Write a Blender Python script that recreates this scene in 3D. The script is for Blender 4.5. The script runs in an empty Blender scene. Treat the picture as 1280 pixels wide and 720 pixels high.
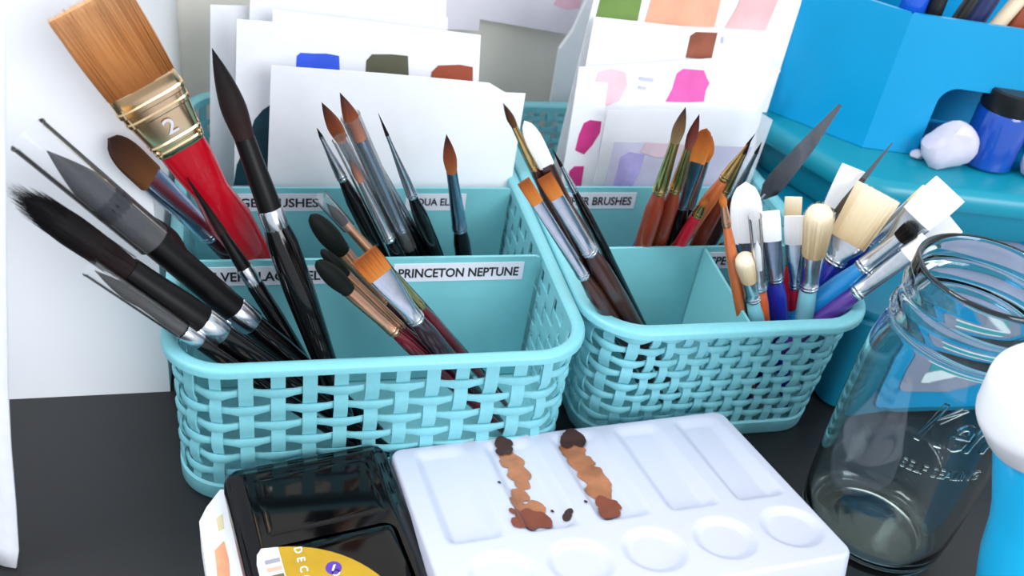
import bpy, bmesh, math, random
from mathutils import Vector, Matrix
random.seed(7)
SC = bpy.context.scene
COL = SC.collection

# ------------------------------------------------------------------ camera
CAM = Vector((.0501, -.4292, .4755)); PITCH, ROLL, YAW, FPX = .6089, .1625, -.3207, 1216.27
_f = Vector((-math.sin(YAW)*math.cos(PITCH), math.cos(YAW)*math.cos(PITCH), -math.sin(PITCH)))
_r = Vector((math.cos(YAW), math.sin(YAW), 0)); _u = _r.cross(_f)
CR = math.cos(ROLL)*_r + math.sin(ROLL)*_u; CU = -math.sin(ROLL)*_r + math.cos(ROLL)*_u; CF = _f
cd = bpy.data.cameras.new('camera'); cam = bpy.data.objects.new('camera', cd); COL.objects.link(cam)
cd.sensor_width = 36; cd.lens = FPX/1280*36; cd.clip_start = .02
m = Matrix((CR, CU, -CF)).transposed().to_4x4(); m.translation = CAM; cam.matrix_world = m
cd.dof.use_dof = True; cd.dof.focus_distance = .60; cd.dof.aperture_fstop = 9
SC.camera = cam

# ------------------------------------------------------------------ world, lamps, exposure
wd = bpy.data.worlds.new('world'); SC.world = wd; wd.use_nodes = True
bg = wd.node_tree.nodes['Background']; bg.inputs[0].default_value = (.86, .93, 1, 1); bg.inputs[1].default_value = .78
def area(name, loc, target, sx, sy, power, col=(1, 1, 1)):
    l = bpy.data.lights.new(name, 'AREA'); l.shape = 'RECTANGLE'; l.size = sx; l.size_y = sy; l.energy = power; l.color = col
    o = bpy.data.objects.new(name, l); COL.objects.link(o); o.location = loc
    o.rotation_euler = (Vector(target)-Vector(loc)).to_track_quat('-Z', 'Y').to_euler()
    return o
area('ceiling_lamp', (-.70, -.10, 1.35), (.25, 0, 0), .7, .5, 17, (.97, .98, 1))
area('window_daylight', (1.0, -1.9, 1.15), (.2, .1, .1), 1.3, 1.0, 32, (.95, .97, 1))
vs = SC.view_settings; vs.view_transform = 'Standard'; vs.look = 'None'; vs.gamma = 1; vs.use_curve_mapping = False
vs.exposure = .30

# ------------------------------------------------------------------ pixel helpers (1280x720 frame)
def ray(x, y): return CF + CR*((x-640)/FPX) - CU*((y-360)/FPX)
def atz(x, y, z): d = ray(x, y); return CAM + d*((z-CAM.z)/d.z)
def aty(x, y, Y): d = ray(x, y); return CAM + d*((Y-CAM.y)/d.y)
def atplane(x, y, p, n): d = ray(x, y); return CAM + d*((p-CAM).dot(n)/d.dot(n))
def px2m(w, P): return w*(P-CAM).dot(CF)/FPX

# ------------------------------------------------------------------ materials
def lin(c):
    return tuple((v/255/12.92 if v/255 <= .04045 else ((v/255+.055)/1.055)**2.4) for v in c)+(1,)
MATS = {}
def mat(name, c, rough=.5, metal=0, var=.0, scale=60, stretch=(1, 1, 1), bump=0, coat=0, spec=.5, trans=0, sss=0):
    if name in MATS: return MATS[name]
    M = bpy.data.materials.new(name); M.use_nodes = True; nt = M.node_tree; b = nt.nodes['Principled BSDF']
    b.inputs['Base Color'].default_value = lin(c); b.inputs['Roughness'].default_value = rough; b.inputs['Metallic'].default_value = metal
    b.inputs['Coat Weight'].default_value = coat; b.inputs['Specular IOR Level'].default_value = spec
    if trans: b.inputs['Transmission Weight'].default_value = trans
    if var or bump:
        tc = nt.nodes.new('ShaderNodeTexCoord'); mp = nt.nodes.new('ShaderNodeMapping'); nz = nt.nodes.new('ShaderNodeTexNoise')
        mp.inputs['Scale'].default_value = stretch; nz.inputs['Scale'].default_value = scale; nz.inputs['Detail'].default_value = 4
        nt.links.new(tc.outputs['Object'], mp.inputs[0]); nt.links.new(mp.outputs[0], nz.inputs['Vector'])
        if var:
            rp = nt.nodes.new('ShaderNodeValToRGB'); l = lin(c)
            rp.color_ramp.elements[0].position = .3; rp.color_ramp.elements[1].position = .7
            rp.color_ramp.elements[0].color = tuple(max(0, v*(1-var)) for v in l[:3])+(1,)
            rp.color_ramp.elements[1].color = tuple(min(1, v*(1+var)) for v in l[:3])+(1,)
            nt.links.new(nz.outputs['Fac'], rp.inputs[0]); nt.links.new(rp.outputs[0], b.inputs['Base Color'])
        if bump:
            bp = nt.nodes.new('ShaderNodeBump'); bp.inputs['Strength'].default_value = bump; bp.inputs['Distance'].default_value = .001
            nt.links.new(nz.outputs['Fac'], bp.inputs['Height']); nt.links.new(bp.outputs[0], b.inputs['Normal'])
    MATS[name] = M
    return M
def bristle(name, base, mid, tip, rough=.6):
    """hair colour running from the ferrule to the tip (dyed hair), with fine streaks along the hair"""
    if name in MATS: return MATS[name]
    M = bpy.data.materials.new(name); M.use_nodes = True; nt = M.node_tree; b = nt.nodes['Principled BSDF']
    tc = nt.nodes.new('ShaderNodeTexCoord'); sp = nt.nodes.new('ShaderNodeSeparateXYZ'); rp = nt.nodes.new('ShaderNodeValToRGB')
    nt.links.new(tc.outputs['Generated'], sp.inputs[0])
    mp = nt.nodes.new('ShaderNodeMapping'); mp.inputs['Scale'].default_value = (900, 900, 25)
    nz = nt.nodes.new('ShaderNodeTexNoise'); nz.inputs['Scale'].default_value = 1; nz.inputs['Detail'].default_value = 2
    nt.links.new(tc.outputs['Object'], mp.inputs[0]); nt.links.new(mp.outputs[0], nz.inputs['Vector'])
    ma = nt.nodes.new('ShaderNodeMath'); ma.operation = 'MULTIPLY_ADD'; ma.inputs[1].default_value = .22
    ms = nt.nodes.new('ShaderNodeMath'); ms.operation = 'SUBTRACT'; ms.inputs[1].default_value = .11
    nt.links.new(nz.outputs['Fac'], ma.inputs[0]); nt.links.new(sp.outputs['Z'], ma.inputs[2]); nt.links.new(ma.outputs[0], ms.inputs[0])
    nt.links.new(ms.outputs[0], rp.inputs[0])
    e = rp.color_ramp.elements; e[0].color = lin(base); e[0].position = .05; e[1].color = lin(tip); e[1].position = .92
    k = rp.color_ramp.elements.new(.5); k.color = lin(mid)
    nt.links.new(rp.outputs[0], b.inputs['Base Color'])
    bp = nt.nodes.new('ShaderNodeBump'); bp.inputs['Strength'].default_value = .5; bp.inputs['Distance'].default_value = .0006
    nt.links.new(nz.outputs['Fac'], bp.inputs['Height']); nt.links.new(bp.outputs[0], b.inputs['Normal'])
    b.inputs['Roughness'].default_value = rough; b.inputs['Specular IOR Level'].default_value = .14
    MATS[name] = M
    return M
def clear(name, tint=(255, 255, 255), strength=.35):
    """thin clear plastic: mostly see-through, fresnel gloss"""
    if name in MATS: return MATS[name]
    M = bpy.data.materials.new(name); M.use_nodes = True; nt = M.node_tree; nt.nodes.clear()
    o = nt.nodes.new('ShaderNodeOutputMaterial'); t = nt.nodes.new('ShaderNodeBsdfTransparent'); t.inputs[0].default_value = lin(tint)
    g = nt.nodes.new('ShaderNodeBsdfGlossy'); g.inputs['Roughness'].default_value = .12; mx = nt.nodes.new('ShaderNodeMixShader')
    d = nt.nodes.new('ShaderNodeBsdfDiffuse'); d.inputs[0].default_value = (.9, .93, .97, 1); m2 = nt.nodes.new('ShaderNodeMixShader'); m2.inputs[0].default_value = strength*.35
    lw = nt.nodes.new('ShaderNodeFresnel'); lw.inputs[0].default_value = 1.22
    nt.links.new(t.outputs[0], m2.inputs[1]); nt.links.new(d.outputs[0], m2.inputs[2])
    nt.links.new(lw.outputs[0], mx.inputs[0]); nt.links.new(m2.outputs[0], mx.inputs[1]); nt.links.new(g.outputs[0], mx.inputs[2])
    nt.links.new(mx.outputs[0], o.inputs[0])
    MATS[name] = M
    return M
def glass(name, c=(235, 245, 245)):
    M = bpy.data.materials.new(name); M.use_nodes = True; nt = M.node_tree; b = nt.nodes['Principled BSDF']
    b.inputs['Base Color'].default_value = lin(c); b.inputs['Roughness'].default_value = .02; b.inputs['Transmission Weight'].default_value = 1; b.inputs['IOR'].default_value = 1.47
    MATS[name] = M
    return M
TEAL = mat('aqua_plastic', (124, 196, 207), .38, var=.03, scale=300, bump=.05)
TEAL2 = mat('aqua_divider_plastic', (124, 198, 206), .45, var=.04, scale=40)
TURQ = mat('turquoise_plastic', (0, 152, 206), .35, var=.04, scale=15)
WHITE = mat('white_paper', (244, 245, 250), .8, var=.015, scale=80)
BLACK = mat('black_lacquer', (8, 7, 9), .16, coat=.35, var=.2, scale=50, spec=.3)
BLKQ = mat('black_quill', (10, 9, 11), .38, var=.3, scale=80, spec=.22)
SILVER = mat('silver_metal', (205, 210, 218), .22, 1, var=.06, scale=200)
STEEL = mat('steel_ferrule', (150, 165, 185), .25, 1, var=.08, scale=120)
GOLD = mat('gold_metal', (218, 178, 112), .22, 1, var=.08, scale=150)
PALEGOLD = mat('pale_gold_metal', (232, 198, 154), .16, 1, var=.06, scale=90)
COPPER = mat('copper_metal', (222, 165, 132), .3, 1, var=.06, scale=120)
CLEAR = clear('clear_plastic_tube', strength=.10)
PRINT = mat('black_print', (28, 28, 34), .7, var=.1)
TAPE = mat('label_tape', (226, 229, 240), .5, var=.02, scale=90)

# ------------------------------------------------------------------ mesh builder
class MB:
    def __init__(s): s.v = []; s.f = []; s.m = []
    def add(s, v, f, m=0):
        o = len(s.v); s.v += [tuple(p) for p in v]; s.f += [tuple(i+o for i in q) for q in f]; s.m += [m]*len(f); return s
    def loft(s, secs, n=16, m=0, e=2.0, caps=True, cx=0, cy=0):
        """sections (z, half-width x, half-width y[, exponent[, ox, oy]]) stacked along z"""
        v = []; f = []
        for q in secs:
            z, a, b = q[:3]; ex = q[3] if len(q) > 3 else e; ox = q[4] if len(q) > 4 else 0; oy = q[5] if len(q) > 5 else 0
            for i in range(n):
                t = 2*math.pi*i/n; c, d = math.cos(t), math.sin(t)
                v.append((cx+ox+a*math.copysign(abs(c)**(2/ex), c), cy+oy+b*math.copysign(abs(d)**(2/ex), d), z))
        for k in range(len(secs)-1):
            for i in range(n):
                j = (i+1) % n; f.append((k*n+i, k*n+j, (k+1)*n+j, (k+1)*n+i))
        if caps:
            f.append(tuple(reversed(range(n)))); f.append(tuple(range((len(secs)-1)*n, len(secs)*n)))
        return s.add(v, f, m)
    def lathe(s, prof, n=32, m=0, closed=False, cx=0, cy=0):
        v = []; f = []; K = len(prof)
        for r, z in prof:
            for i in range(n):
                t = 2*math.pi*i/n; v.append((cx+r*math.cos(t), cy+r*math.sin(t), z))
        for k in range(K if closed else K-1):
            k2 = (k+1) % K
            for i in range(n):
                j = (i+1) % n; f.append((k*n+i, k*n+j, k2*n+j, k2*n+i))
        return s.add(v, f, m)
    def box(s, x0, x1, y0, y1, z0, z1, m=0):
        v = [(x, y, z) for z in (z0, z1) for y in (y0, y1) for x in (x0, x1)]
        return s.add(v, [(0, 2, 3, 1), (4, 5, 7, 6), (0, 1, 5, 4), (2, 6, 7, 3), (0, 4, 6, 2), (1, 3, 7, 5)], m)
    def rbox(s, x0, x1, y0, y1, z0, z1, r, m=0, seg=3):
        b = bmesh.new(); bmesh.ops.create_cube(b, size=1)
        for q in b.verts: q.co = Vector(((x0+x1)/2+q.co.x*(x1-x0), (y0+y1)/2+q.co.y*(y1-y0), (z0+z1)/2+q.co.z*(z1-z0)))
        bmesh.ops.bevel(b, geom=b.edges[:], offset=r, segments=seg, profile=.5, affect='EDGES')
        b.verts.index_update(); s.add([q.co[:] for q in b.verts], [[w.index for w in q.verts] for q in b.faces], m); b.free(); return s
    def prism(s, pts, off, m=0):
        """closed slab: polygon pts (3d) and its copy moved by off"""
        n = len(pts); v = [Vector(p) for p in pts]; v += [p+Vector(off) for p in v]
        f = [tuple(range(n)), tuple(reversed(range(n, 2*n)))]+[(i, i+n, (i+1) % n+n, (i+1) % n) for i in range(n)]
        return s.add(v, f, m)
    def tube(s, pts, r, n=8, m=0):
        pts = [Vector(p) for p in pts]; v = []; f = []
        for i, p in enumerate(pts):
            t = (pts[min(i+1, len(pts)-1)]-pts[max(i-1, 0)]).normalized(); a = t.orthogonal().normalized(); b = t.cross(a)
            for k in range(n):
                w = 2*math.pi*k/n; v.append(p+(a*math.cos(w)+b*math.sin(w))*r)
        for i in range(len(pts)-1):
            for k in range(n): f.append((i*n+k, i*n+(k+1) % n, (i+1)*n+(k+1) % n, (i+1)*n+k))
        f += [tuple(range(n)), tuple(range((len(pts)-1)*n, len(pts)*n))]
        return s.add(v, f, m)
    def strands(s, fn, N, w, m=0):
        """N thin three-sided hairs; fn(k) gives (base, tip)"""
        for k in range(N):
            a, b = fn(k); a = Vector(a); b = Vector(b); t = (b-a).normalized(); p = t.orthogonal().normalized(); q = t.cross(p)
            ph = random.random()*6.28
            ring = [(p*math.cos(ph+i*2.094)+q*math.sin(ph+i*2.094)) for i in range(3)]
            md = a.lerp(b, .6)+p*random.uniform(-w, w)
            v = [a+d*w for d in ring]+[md+d*w for d in ring]+[b+d*w*.3 for d in ring]
            s.add(v, [(0, 1, 4, 3), (1, 2, 5, 4), (2, 0, 3, 5), (3, 4, 7, 6), (4, 5, 8, 7), (5, 3, 6, 8), (6, 7, 8)], m)
        return s
    def build(s, name, mats, parent=None, smooth=True, loc=None, angle=40):
        me = bpy.data.meshes.new(name)
        v = s.v if loc is None else [(p[0]-loc[0], p[1]-loc[1], p[2]-loc[2]) for p in s.v]
        me.from_pydata(v, [], s.f); me.validate()
        for M in (mats if isinstance(mats, (list, tuple)) else [mats]): me.materials.append(M)
        if len(me.polygons) == len(s.m): me.polygons.foreach_set('material_index', s.m)
        b = bmesh.new(); b.from_mesh(me); bmesh.ops.recalc_face_normals(b, faces=b.faces); b.to_mesh(me); b.free()
        if smooth:
            me.polygons.foreach_set('use_smooth', [True]*len(me.polygons)); me.set_sharp_from_angle(angle=math.radians(angle))
        o = bpy.data.objects.new(name, me); COL.objects.link(o)
        if parent is not None: o.parent = parent
        if loc is not None: o.location = loc
        return o
def tag(o, label=None, cat=None, group=None, kind=None):
    if label: o['label'] = label
    if cat: o['category'] = cat
    if group: o['group'] = group
    if kind: o['kind'] = kind
    return o
def thing(name, label, cat, loc=(0, 0, 0), group=None, rot=None):
    o = bpy.data.objects.new(name, None); COL.objects.link(o); o.empty_display_size = .01
    o.location = loc
    if rot is not None: o.rotation_mode = 'QUATERNION'; o.rotation_quaternion = rot
    return tag(o, label, cat, group)
def text2d(s, bold=.012, shear=0):
    """flat text as (verts2d, faces), scaled to unit cap height"""
    c = bpy.data.curves.new('t', 'FONT'); c.body = s; c.size = 1; c.offset = bold; c.shear = shear; c.resolution_u = 3
    o = bpy.data.objects.new('t', c); me = bpy.data.meshes.new_from_object(o)
    v = [tuple(p.co[:2]) for p in me.vertices]; f = [tuple(p.vertices) for p in me.polygons]
    bpy.data.objects.remove(o); bpy.data.curves.remove(c); bpy.data.meshes.remove(me)
    x0 = min(p[0] for p in v); x1 = max(p[0] for p in v); y0 = min(p[1] for p in v); y1 = max(p[1] for p in v)
    return [((p[0]-x0)/(x1-x0), (p[1]-y0)/(y1-y0)) for p in v], f, (x1-x0)/(y1-y0)

# ------------------------------------------------------------------ setting
WALL = mat('painted_wall', (250, 244, 232), .85, var=.03, scale=6, bump=.05)
WALLW = mat('white_painted_wall', (236, 238, 242), .8, var=.015, scale=5)
tag(MB().box(-1.6, 1.8, .432, .53, -.74, 1.9).build('wall_back', WALL, smooth=False), kind='structure')
tag(MB().box(-1.6, -.006, .107, .43, -.002, 1.5).build('wall_left', WALLW, smooth=False), kind='structure')
tag(MB().box(-1.6, 1.8, -1.6, .53, -.80, -.74).build('floor', mat('floor_boards', (150, 130, 110), .6, var=.1, scale=5), smooth=False), kind='structure')
DESKM = mat('charcoal_desk_laminate', (25, 26, 28), .42, var=.10, scale=30, stretch=(.2, 1, 1), bump=.04)
dk = thing('desk', 'charcoal black desk top that everything stands on', 'desk', (.2, 0, -.74))
MB().rbox(-1.0, 1.0, -.62, .43, .715, .74, .003).build('desk_top', DESKM, dk)
for x in (-.94, .94):
    for y in (-.56, .36): MB().rbox(x-.03, x+.03, y-.03, y+.03, 0, .716, .004).build('leg', DESKM, dk)

# ------------------------------------------------------------------ baskets
def stations(W, D, i, R, nf, ns, nc):
    """(x, y, nx, ny, half-spacing) along an inset rounded rectangle, counter-clockwise from the front-left"""
    out = []; a, b, c, d = i, W-i, i, D-i
    def seg(p, q, n, nrm):
        L = math.hypot(q[0]-p[0], q[1]-p[1])
        for k in range(n): t = (k+.5)/n; out.append((p[0]+(q[0]-p[0])*t, p[1]+(q[1]-p[1])*t, nrm[0], nrm[1], L/n/2, None))
    def arc(cx, cy, a0, n):
        for k in range(n): t = a0+(k+.5)/n*math.pi/2; out.append((cx+R*math.cos(t), cy+R*math.sin(t), math.cos(t), math.sin(t), R*math.pi/4/n, (cx, cy, t)))
    seg((a+R, c), (b-R, c), nf, (0, -1)); arc(b-R, c+R, -math.pi/2, nc)
    seg((b, c+R), (b, d-R), ns, (1, 0)); arc(b-R, d-R, 0, nc)
    seg((b-R, d), (a+R, d), nf, (0, 1)); arc(a+R, d-R, math.pi/2, nc)
    seg((a, d-R), (a, c+R), ns, (-1, 0)); arc(a+R, c+R, math.pi, nc)
    return out
def moved(st, t):
    """station shifted by tangential distance t (follows the corner arcs)"""
    x, y, nx, ny, h, arc = st
    if arc is None: return (x-ny*t, y+nx*t, nx, ny)
    cx, cy, a = arc; R = math.hypot(x-cx, y-cy); a += t/R
    return (cx+R*math.cos(a), cy+R*math.sin(a), math.cos(a), math.sin(a))
def sweep_loop(mb, frames, section, m=0):
    """closed loop through frames (x, y, nx, ny); section of (normal offset, z)"""
    v = []; f = []; n = len(section); K = len(frames)
    for fr in frames:
        for o, z in section: v.append((fr[0]+fr[2]*o, fr[1]+fr[3]*o, z))
    for k in range(K):
        k2 = (k+1) % K
        for i in range(n):
            j = (i+1) % n; f.append((k*n+i, k2*n+i, k2*n+j, k*n+j))
    return mb.add(v, f, m)
IN = .0085
def basket(label, x0, y0, W, D, H, tb, R, nf, ns, nc, upf, bsp, bh, rows, labels, centre=None, IN=.0085):
    kr = IN/.0085
    B = thing('storage_basket', label, 'basket', (x0, y0, 0))
    st = stations(W, D, IN, R, nf, ns, nc)
    assert len(st) % 2 == 0
    tap = lambda z: -tb*(1-z/H)
    fine = []
    for s in st:
        for q in (-.66, 0, .66): fine.append(moved(s, s[4]*q))
    # rim
    sec = [(-.0022, H-.008), (-.0022, H-.002), (-.0008, H-.0004), (.002, H), (.0062, H-.0002), (.0078, H-.0010), (.0085, H-.0025), (.0085, H-.0060), (.0070, H-.0063), (.0062, H-.0034), (.0012, H-.0044), (.0008, H-.009)]
    sec = [(o*kr if o > 0 else o, z) for o, z in sec]
    sweep_loop(MB(), fine, sec).build('rim', TEAL, B)
    # skirt and floor plate
    zs = .013
    mb = MB(); sweep_loop(mb, fine, [(tap(0)-.0025, 0), (tap(0)+.0005, 0), (tap(0)+.002, .002), (tap(zs)+.002, zs), (tap(zs)+.0006, zs+.0015), (tap(zs)-.0006, zs)])
    mb.build('base_band', TEAL, B)
    mb = MB(); mb.prism([(q[0]+q[2]*(tap(0)-.001), q[1]+q[3]*(tap(0)-.001), .0008) for q in fine], (0, 0, .002)); mb.build('bottom', TEAL, B)
    a = .0010; th = .0009
    nb = int((H-.010-zs)/bsp); zk = [zs+.004+bsp*(k+.5) for k in range(nb)]
    # upright strips
    for i, s in enumerate(st):
        w = s[4]*upf*(1.0 if s[5] is None else .9)
        sd = s[5] is None and s[2] != 0
        if sd: w = s[4]*.72
        lev = [(zs-.002, 0)]
        for k, z in enumerate(zk):
            o = a*(1 if (i+k) % 2 else -1)*(.5 if sd else 1); lev += [(z-bsp*.32, o*.85), (z, o), (z+bsp*.32, o*.85)]
        lev += [(H-.006, 0)]
        mb = MB(); v = []; f = []
        A = moved(s, -w); C = moved(s, w)
        for z, o in lev:
            t = tap(z)+o
            for q, e in ((A, -th), (A, th*.5), (C, th*.5), (C, -th)): v.append((q[0]+q[2]*(t+e), q[1]+q[3]*(t+e), z))
        for k in range(len(lev)-1):
            for j in range(4): f.append((k*4+j, k*4+(j+1) % 4, k*4+4+(j+1) % 4, k*4+4+j))
        f += [(0, 1, 2, 3), tuple(len(v)-4+j for j in range(4))]
        mb.add(v, f).build('upright_strip', TEAL, B)
    # woven bands
    for k, z in enumerate(zk):
        v = []; f = []; frs = []
        for i, s in enumerate(st):
            o = -a*(1 if (i+k) % 2 else -1); g = 1.12 if o > 0 else .85
            if s[5] is None and s[2] != 0: o *= .5; g = bsp*.62/bh
            for q, oo, gg in ((-.98, 0, .85), (-.5, o*.95, g), (0, o*1.1, g), (.5, o*.95, g)): frs.append((moved(s, s[4]*q), oo, gg))
        n = 6
        for q, o, g in frs:
            h = bh*g/2
            for e, dz in ((-th, -h), (th*.2, -h), (th*.9, -h*.45), (th*.9, h*.45), (th*.2, h), (-th, h)):
                t = tap(z+dz)+o+e; v.append((q[0]+q[2]*t, q[1]+q[3]*t, z+dz))
        K = len(frs)
        for i in range(K):
            for j in range(n): f.append((i*n+j, ((i+1) % K)*n+j, ((i+1) % K)*n+(j+1) % n, i*n+(j+1) % n))
        MB().add(v, f).build('woven_band', TEAL, B)
    # dividers with printed labels
    for r, y in enumerate(rows):
        g = IN+.0045; mb = MB()
        mb.prism([(g, y, H-.0015), (g+.003, y, H-.0005), (W-g-.003, y, H-.0005), (W-g, y, H-.0015), (W-g-tb-.001, y, .004), (g+tb+.001, y, .004)], (0, .0022, 0))
        dv = mb.build('divider', TEAL2, B, smooth=False)
        for (txt, px0, px1, tx0, tx1) in labels[r]:
            yy = y0+y; P0 = aty(px0, 0, yy); zt = H-.005
            lx = lambda px, py: aty(px, py, yy)
            # pixel x on the divider plane at label height
            def wx(px):
                lo, hi = -100, 800
                for _ in range(40):
                    md = (lo+hi)/2
                    if aty(px, md, yy).z > zt-.007: lo = md
                    else: hi = md
                return aty(px, lo, yy).x-x0
            a0, a1 = wx(px0), wx(px1); t0, t1 = wx(tx0), wx(tx1)
            mb = MB(); mb.box(a0, a1, y-.0004, y+.0002, zt-.0145, zt)
            tv, tf, asp = text2d(txt, .022)
            mb.add([(t0+p[0]*(t1-t0), y-.0007, zt-.0112+p[1]*.0076) for p in tv], tf, 1)
            mb.build('label', [TAPE, PRINT], dv, smooth=False)
    if centre:
        xc, ya, yb = centre; mb = MB()
        mb.prism([(xc, ya, H-.006), (xc, yb-.001, H-.001), (xc, yb-.001, .004), (xc, ya+tb, .004)], (.002, 0, 0))
        cdv = mb.build('centre_divider', TEAL2, B, smooth=False)
        mb = MB(); yw = IN+.0035
        mb.prism([(xc-.026, yw, H-.012), (xc+.022, yw, H-.012), (xc+.020, yw+tb*.8, .02), (xc-.024, yw+tb*.8, .02)], (0, .0015, 0))
        mb.build('divider_flange', TEAL2, cdv, smooth=False)
    return B
H = .111
basket('wide aqua woven plastic basket holding the big flat red handled brush', -.001, -.004, .2555, .364, H, .001, .031, 10, 17, 3, .46, .0128, .0056,
       (.108, .200),
       [[('SILVER BLACK VELVET', 248, 437, 254, 430), ('PRINCETON NEPTUNE', 492, 654, 498, 648)],
        [('LARGE BRUSHES', 262, 404, 268, 398), ('AQUA ELITE', 507, 582, 512, 577)]], IN=.0065)
basket('narrower aqua woven plastic basket beside the glass jar, full of white and cream brushes', .256, .014, .213, .34, H, .007, .034, 11, 21, 3, .50, .0108, .0052,
       (.098, .184),
       [[('SPECIALTY', 884, 958, 888, 953)], [('OTHER BRUSHES', 690, 794, 696, 789)]], centre=(.115, .016, .098))

# ------------------------------------------------------------------ generic brush
def brush(label, tip, bf, fh, ex, Ya, Yf, bw, fw, hw, shape='round', bm=None, fm=SILVER, hm=BLACK, roll=0, cap=None, band=None, strands=0,
          thick=.32, zf=.0045, name='paint_brush', group=None, crimp=True, quill=False, belly=1.0, cat='brush'):
    """tip, bf (hair/ferrule), fh (ferrule/handle), ex (where it dips behind the rim): points in the photograph.
    Ya: world y at ex, Yf: world y of the foot on the basket floor; widths in photograph pixels at their own distance"""
    n = ray(*tip).cross(ray(*ex)); A = aty(ex[0], ex[1], Ya)
    X = CAM.x-(n.y*(Yf-CAM.y)+n.z*(zf-CAM.z))/n.x; foot = Vector((X, Yf, zf))
    ax = (A-foot).normalized()
    def along(px):
        d = ray(*px).normalized(); w = foot-CAM; b = ax.dot(d); return (b*d.dot(w)-ax.dot(w))/(1-b*b)
    L, tb_, tf_ = along(tip), along(bf), along(fh)
    P = lambda t: foot+ax*t
    view = (CAM-P(tb_)); yv = (view-ax*view.dot(ax)).normalized(); xv = yv.cross(ax).normalized(); yv = ax.cross(xv)
    q = Matrix((xv, yv, ax)).transposed().to_quaternion() @ Matrix.Rotation(roll, 3, 'Z').to_quaternion()
    T = thing(name, label, cat, foot, group, q)
    rb = px2m(bw, P(tb_))/2; rf = px2m(fw, P(tf_))/2; rh = px2m(hw, P(tf_))/2; bl = L-tb_
    # handle
    Lh = tf_; s = [(0, rh*.25, rh*.25), (.0008, rh*.45, rh*.45), (Lh*.12, rh*.58, rh*.58), (Lh*.45, rh*.8, rh*.8), (Lh*.72, rh*belly, rh*belly), (Lh*.90, rh*.97, rh*.97), (Lh, rf*.9, rf*.9), (Lh+.002, rf*.8, rf*.8)]
    MB().loft(s, 18).build('handle', hm, T)
    flat = shape in ('flat', 'filbert', 'angle', 'hake')
    # ferrule
    Lf = tb_-tf_; rb0 = rb*(.92 if not flat else 1.0); tb2 = rb*thick if flat else rb0
    if Lf > .0015:
        s = [(tf_, rf*.98, rf*.98)]
        if crimp and Lf > .008:
            for c in (.0018, .0042): s += [(tf_+c-.0007, rf*1.02, rf*1.02), (tf_+c, rf*1.10, rf*1.10), (tf_+c+.0007, rf*1.02, rf*1.02)]
        e1 = 2.0; e2 = 3.2 if flat else 2.0; st_ = s[-1][0]
        for k in range(1, 6):
            u = k/5; uu = u*u*(3-2*u); s.append((st_+(tb_-st_)*u, rf+(rb0-rf)*uu, rf+(tb2-rf)*uu, e1+(e2-e1)*u))
        MB().loft(s, 20).build('ferrule', fm, T)
    if band:
        za, zb = along(band[0]), along(band[1]); ra = px2m(band[2], P(za))/2
        MB().loft([(za, ra, ra), (za+.0006, ra*1.05, ra*1.05), (zb-.0006, ra*1.05, ra*1.05), (zb, ra, ra)], 20).build('metal_band', SILVER, T)
    # hair
    mb = MB(); s = []
    if shape in ('round', 'liner', 'mop', 'dome', 'fuzzy'):
        for k in range(13):
            u = k/12
            if shape == 'round': r = (.86+.30*math.sin(min(1, u/.45)*math.pi/2))*(1-max(0, (u-.30)/.70)**1.7) if u < 1 else 0
            elif shape == 'mop': r = (.85+.4*math.sin(min(1, u/.5)*math.pi/2))*math.sqrt(max(0, 1-max(0, (u-.35)/.65)**2.4))
            elif shape == 'dome': r = (.9+.35*u)*(math.sqrt(max(0, 1-max(0, (u-.7)/.3)**2)))
            elif shape == 'fuzzy': r = (.8+.25*math.sin(u*2.6))*math.sqrt(max(0, 1-max(0, (u-.55)/.45)**2)); 
            else: r = 1-u*.9
            s.append((tb_-.001+(bl*(.9 if shape == 'fuzzy' else 1)+.001)*u, max(rb*r, .00012), max(rb*r, .00012)))
    else:
        for k in range(13):
            u = k/12; a = 1+.06*math.sin(u*2.5); b = thick*(1-.75*u)
            if shape == 'filbert': a *= math.sqrt(max(.0, 1-max(0, (u-.45)/.55)**2.2))*1.08
            if shape == 'hake': a = 1+.18*u; b = thick*(1-.5*u)
            s.append((tb_-.001+(bl+.001)*u, max(rb*a, .0003), max(rb*b, .00025), 3.0))
    mb.loft(s, 18)
    if strands:
        def fn(k):
            t = random.random()*6.283; rr = math.sqrt(random.random())
            if flat:
                x = random.uniform(-1, 1); y = random.uniform(-1, 1); sp = 1.06 if shape != 'hake' else 1.2
                e = 1-(.5*abs(x)**2.5 if shape == 'filbert' else 0)
                return (rb*x*.98, rb*thick*y*.95, tb_), (rb*x*sp, rb*thick*y*.5, tb_+bl*e*random.uniform(.93, 1.035))
            if shape == 'fuzzy': return (rb*rr*math.cos(t), rb*rr*math.sin(t), tb_+bl*random.uniform(0, .5)), (rb*rr*math.cos(t+.3)*1.0, rb*rr*math.sin(t+.3)*1.0, tb_+bl*(1-.22*rr*rr)*random.uniform(.86, 1.06))
            x, y = rr*math.cos(t), rr*math.sin(t); sp = {'dome': 1.3, 'mop': 1.0}.get(shape, .3); e = {'dome': 1-.2*rr*rr, 'mop': 1-.3*rr*rr}.get(shape, 1)
            return (rb*x, rb*y, tb_), (rb*x*sp, rb*y*sp, tb_+bl*e*random.uniform(.92, 1.09 if shape == 'mop' else 1.05))
        mb.strands(fn, strands, max(rb*.012, .00013))
    mb.build('bristles', bm, T)
    if cap:
        za, zb = along(cap[1]), along(cap[0]); rc = px2m(cap[2], P(zb))/2; ti = rc-.00035
        MB().lathe([(rc*.93, za), (rc, zb-.0012), (rc*1.04, zb-.0008), (rc*1.04, zb), (ti, zb), (ti*.93, za)], 24, closed=True).build('clear_cap', CLEAR, T)
    return T
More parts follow.
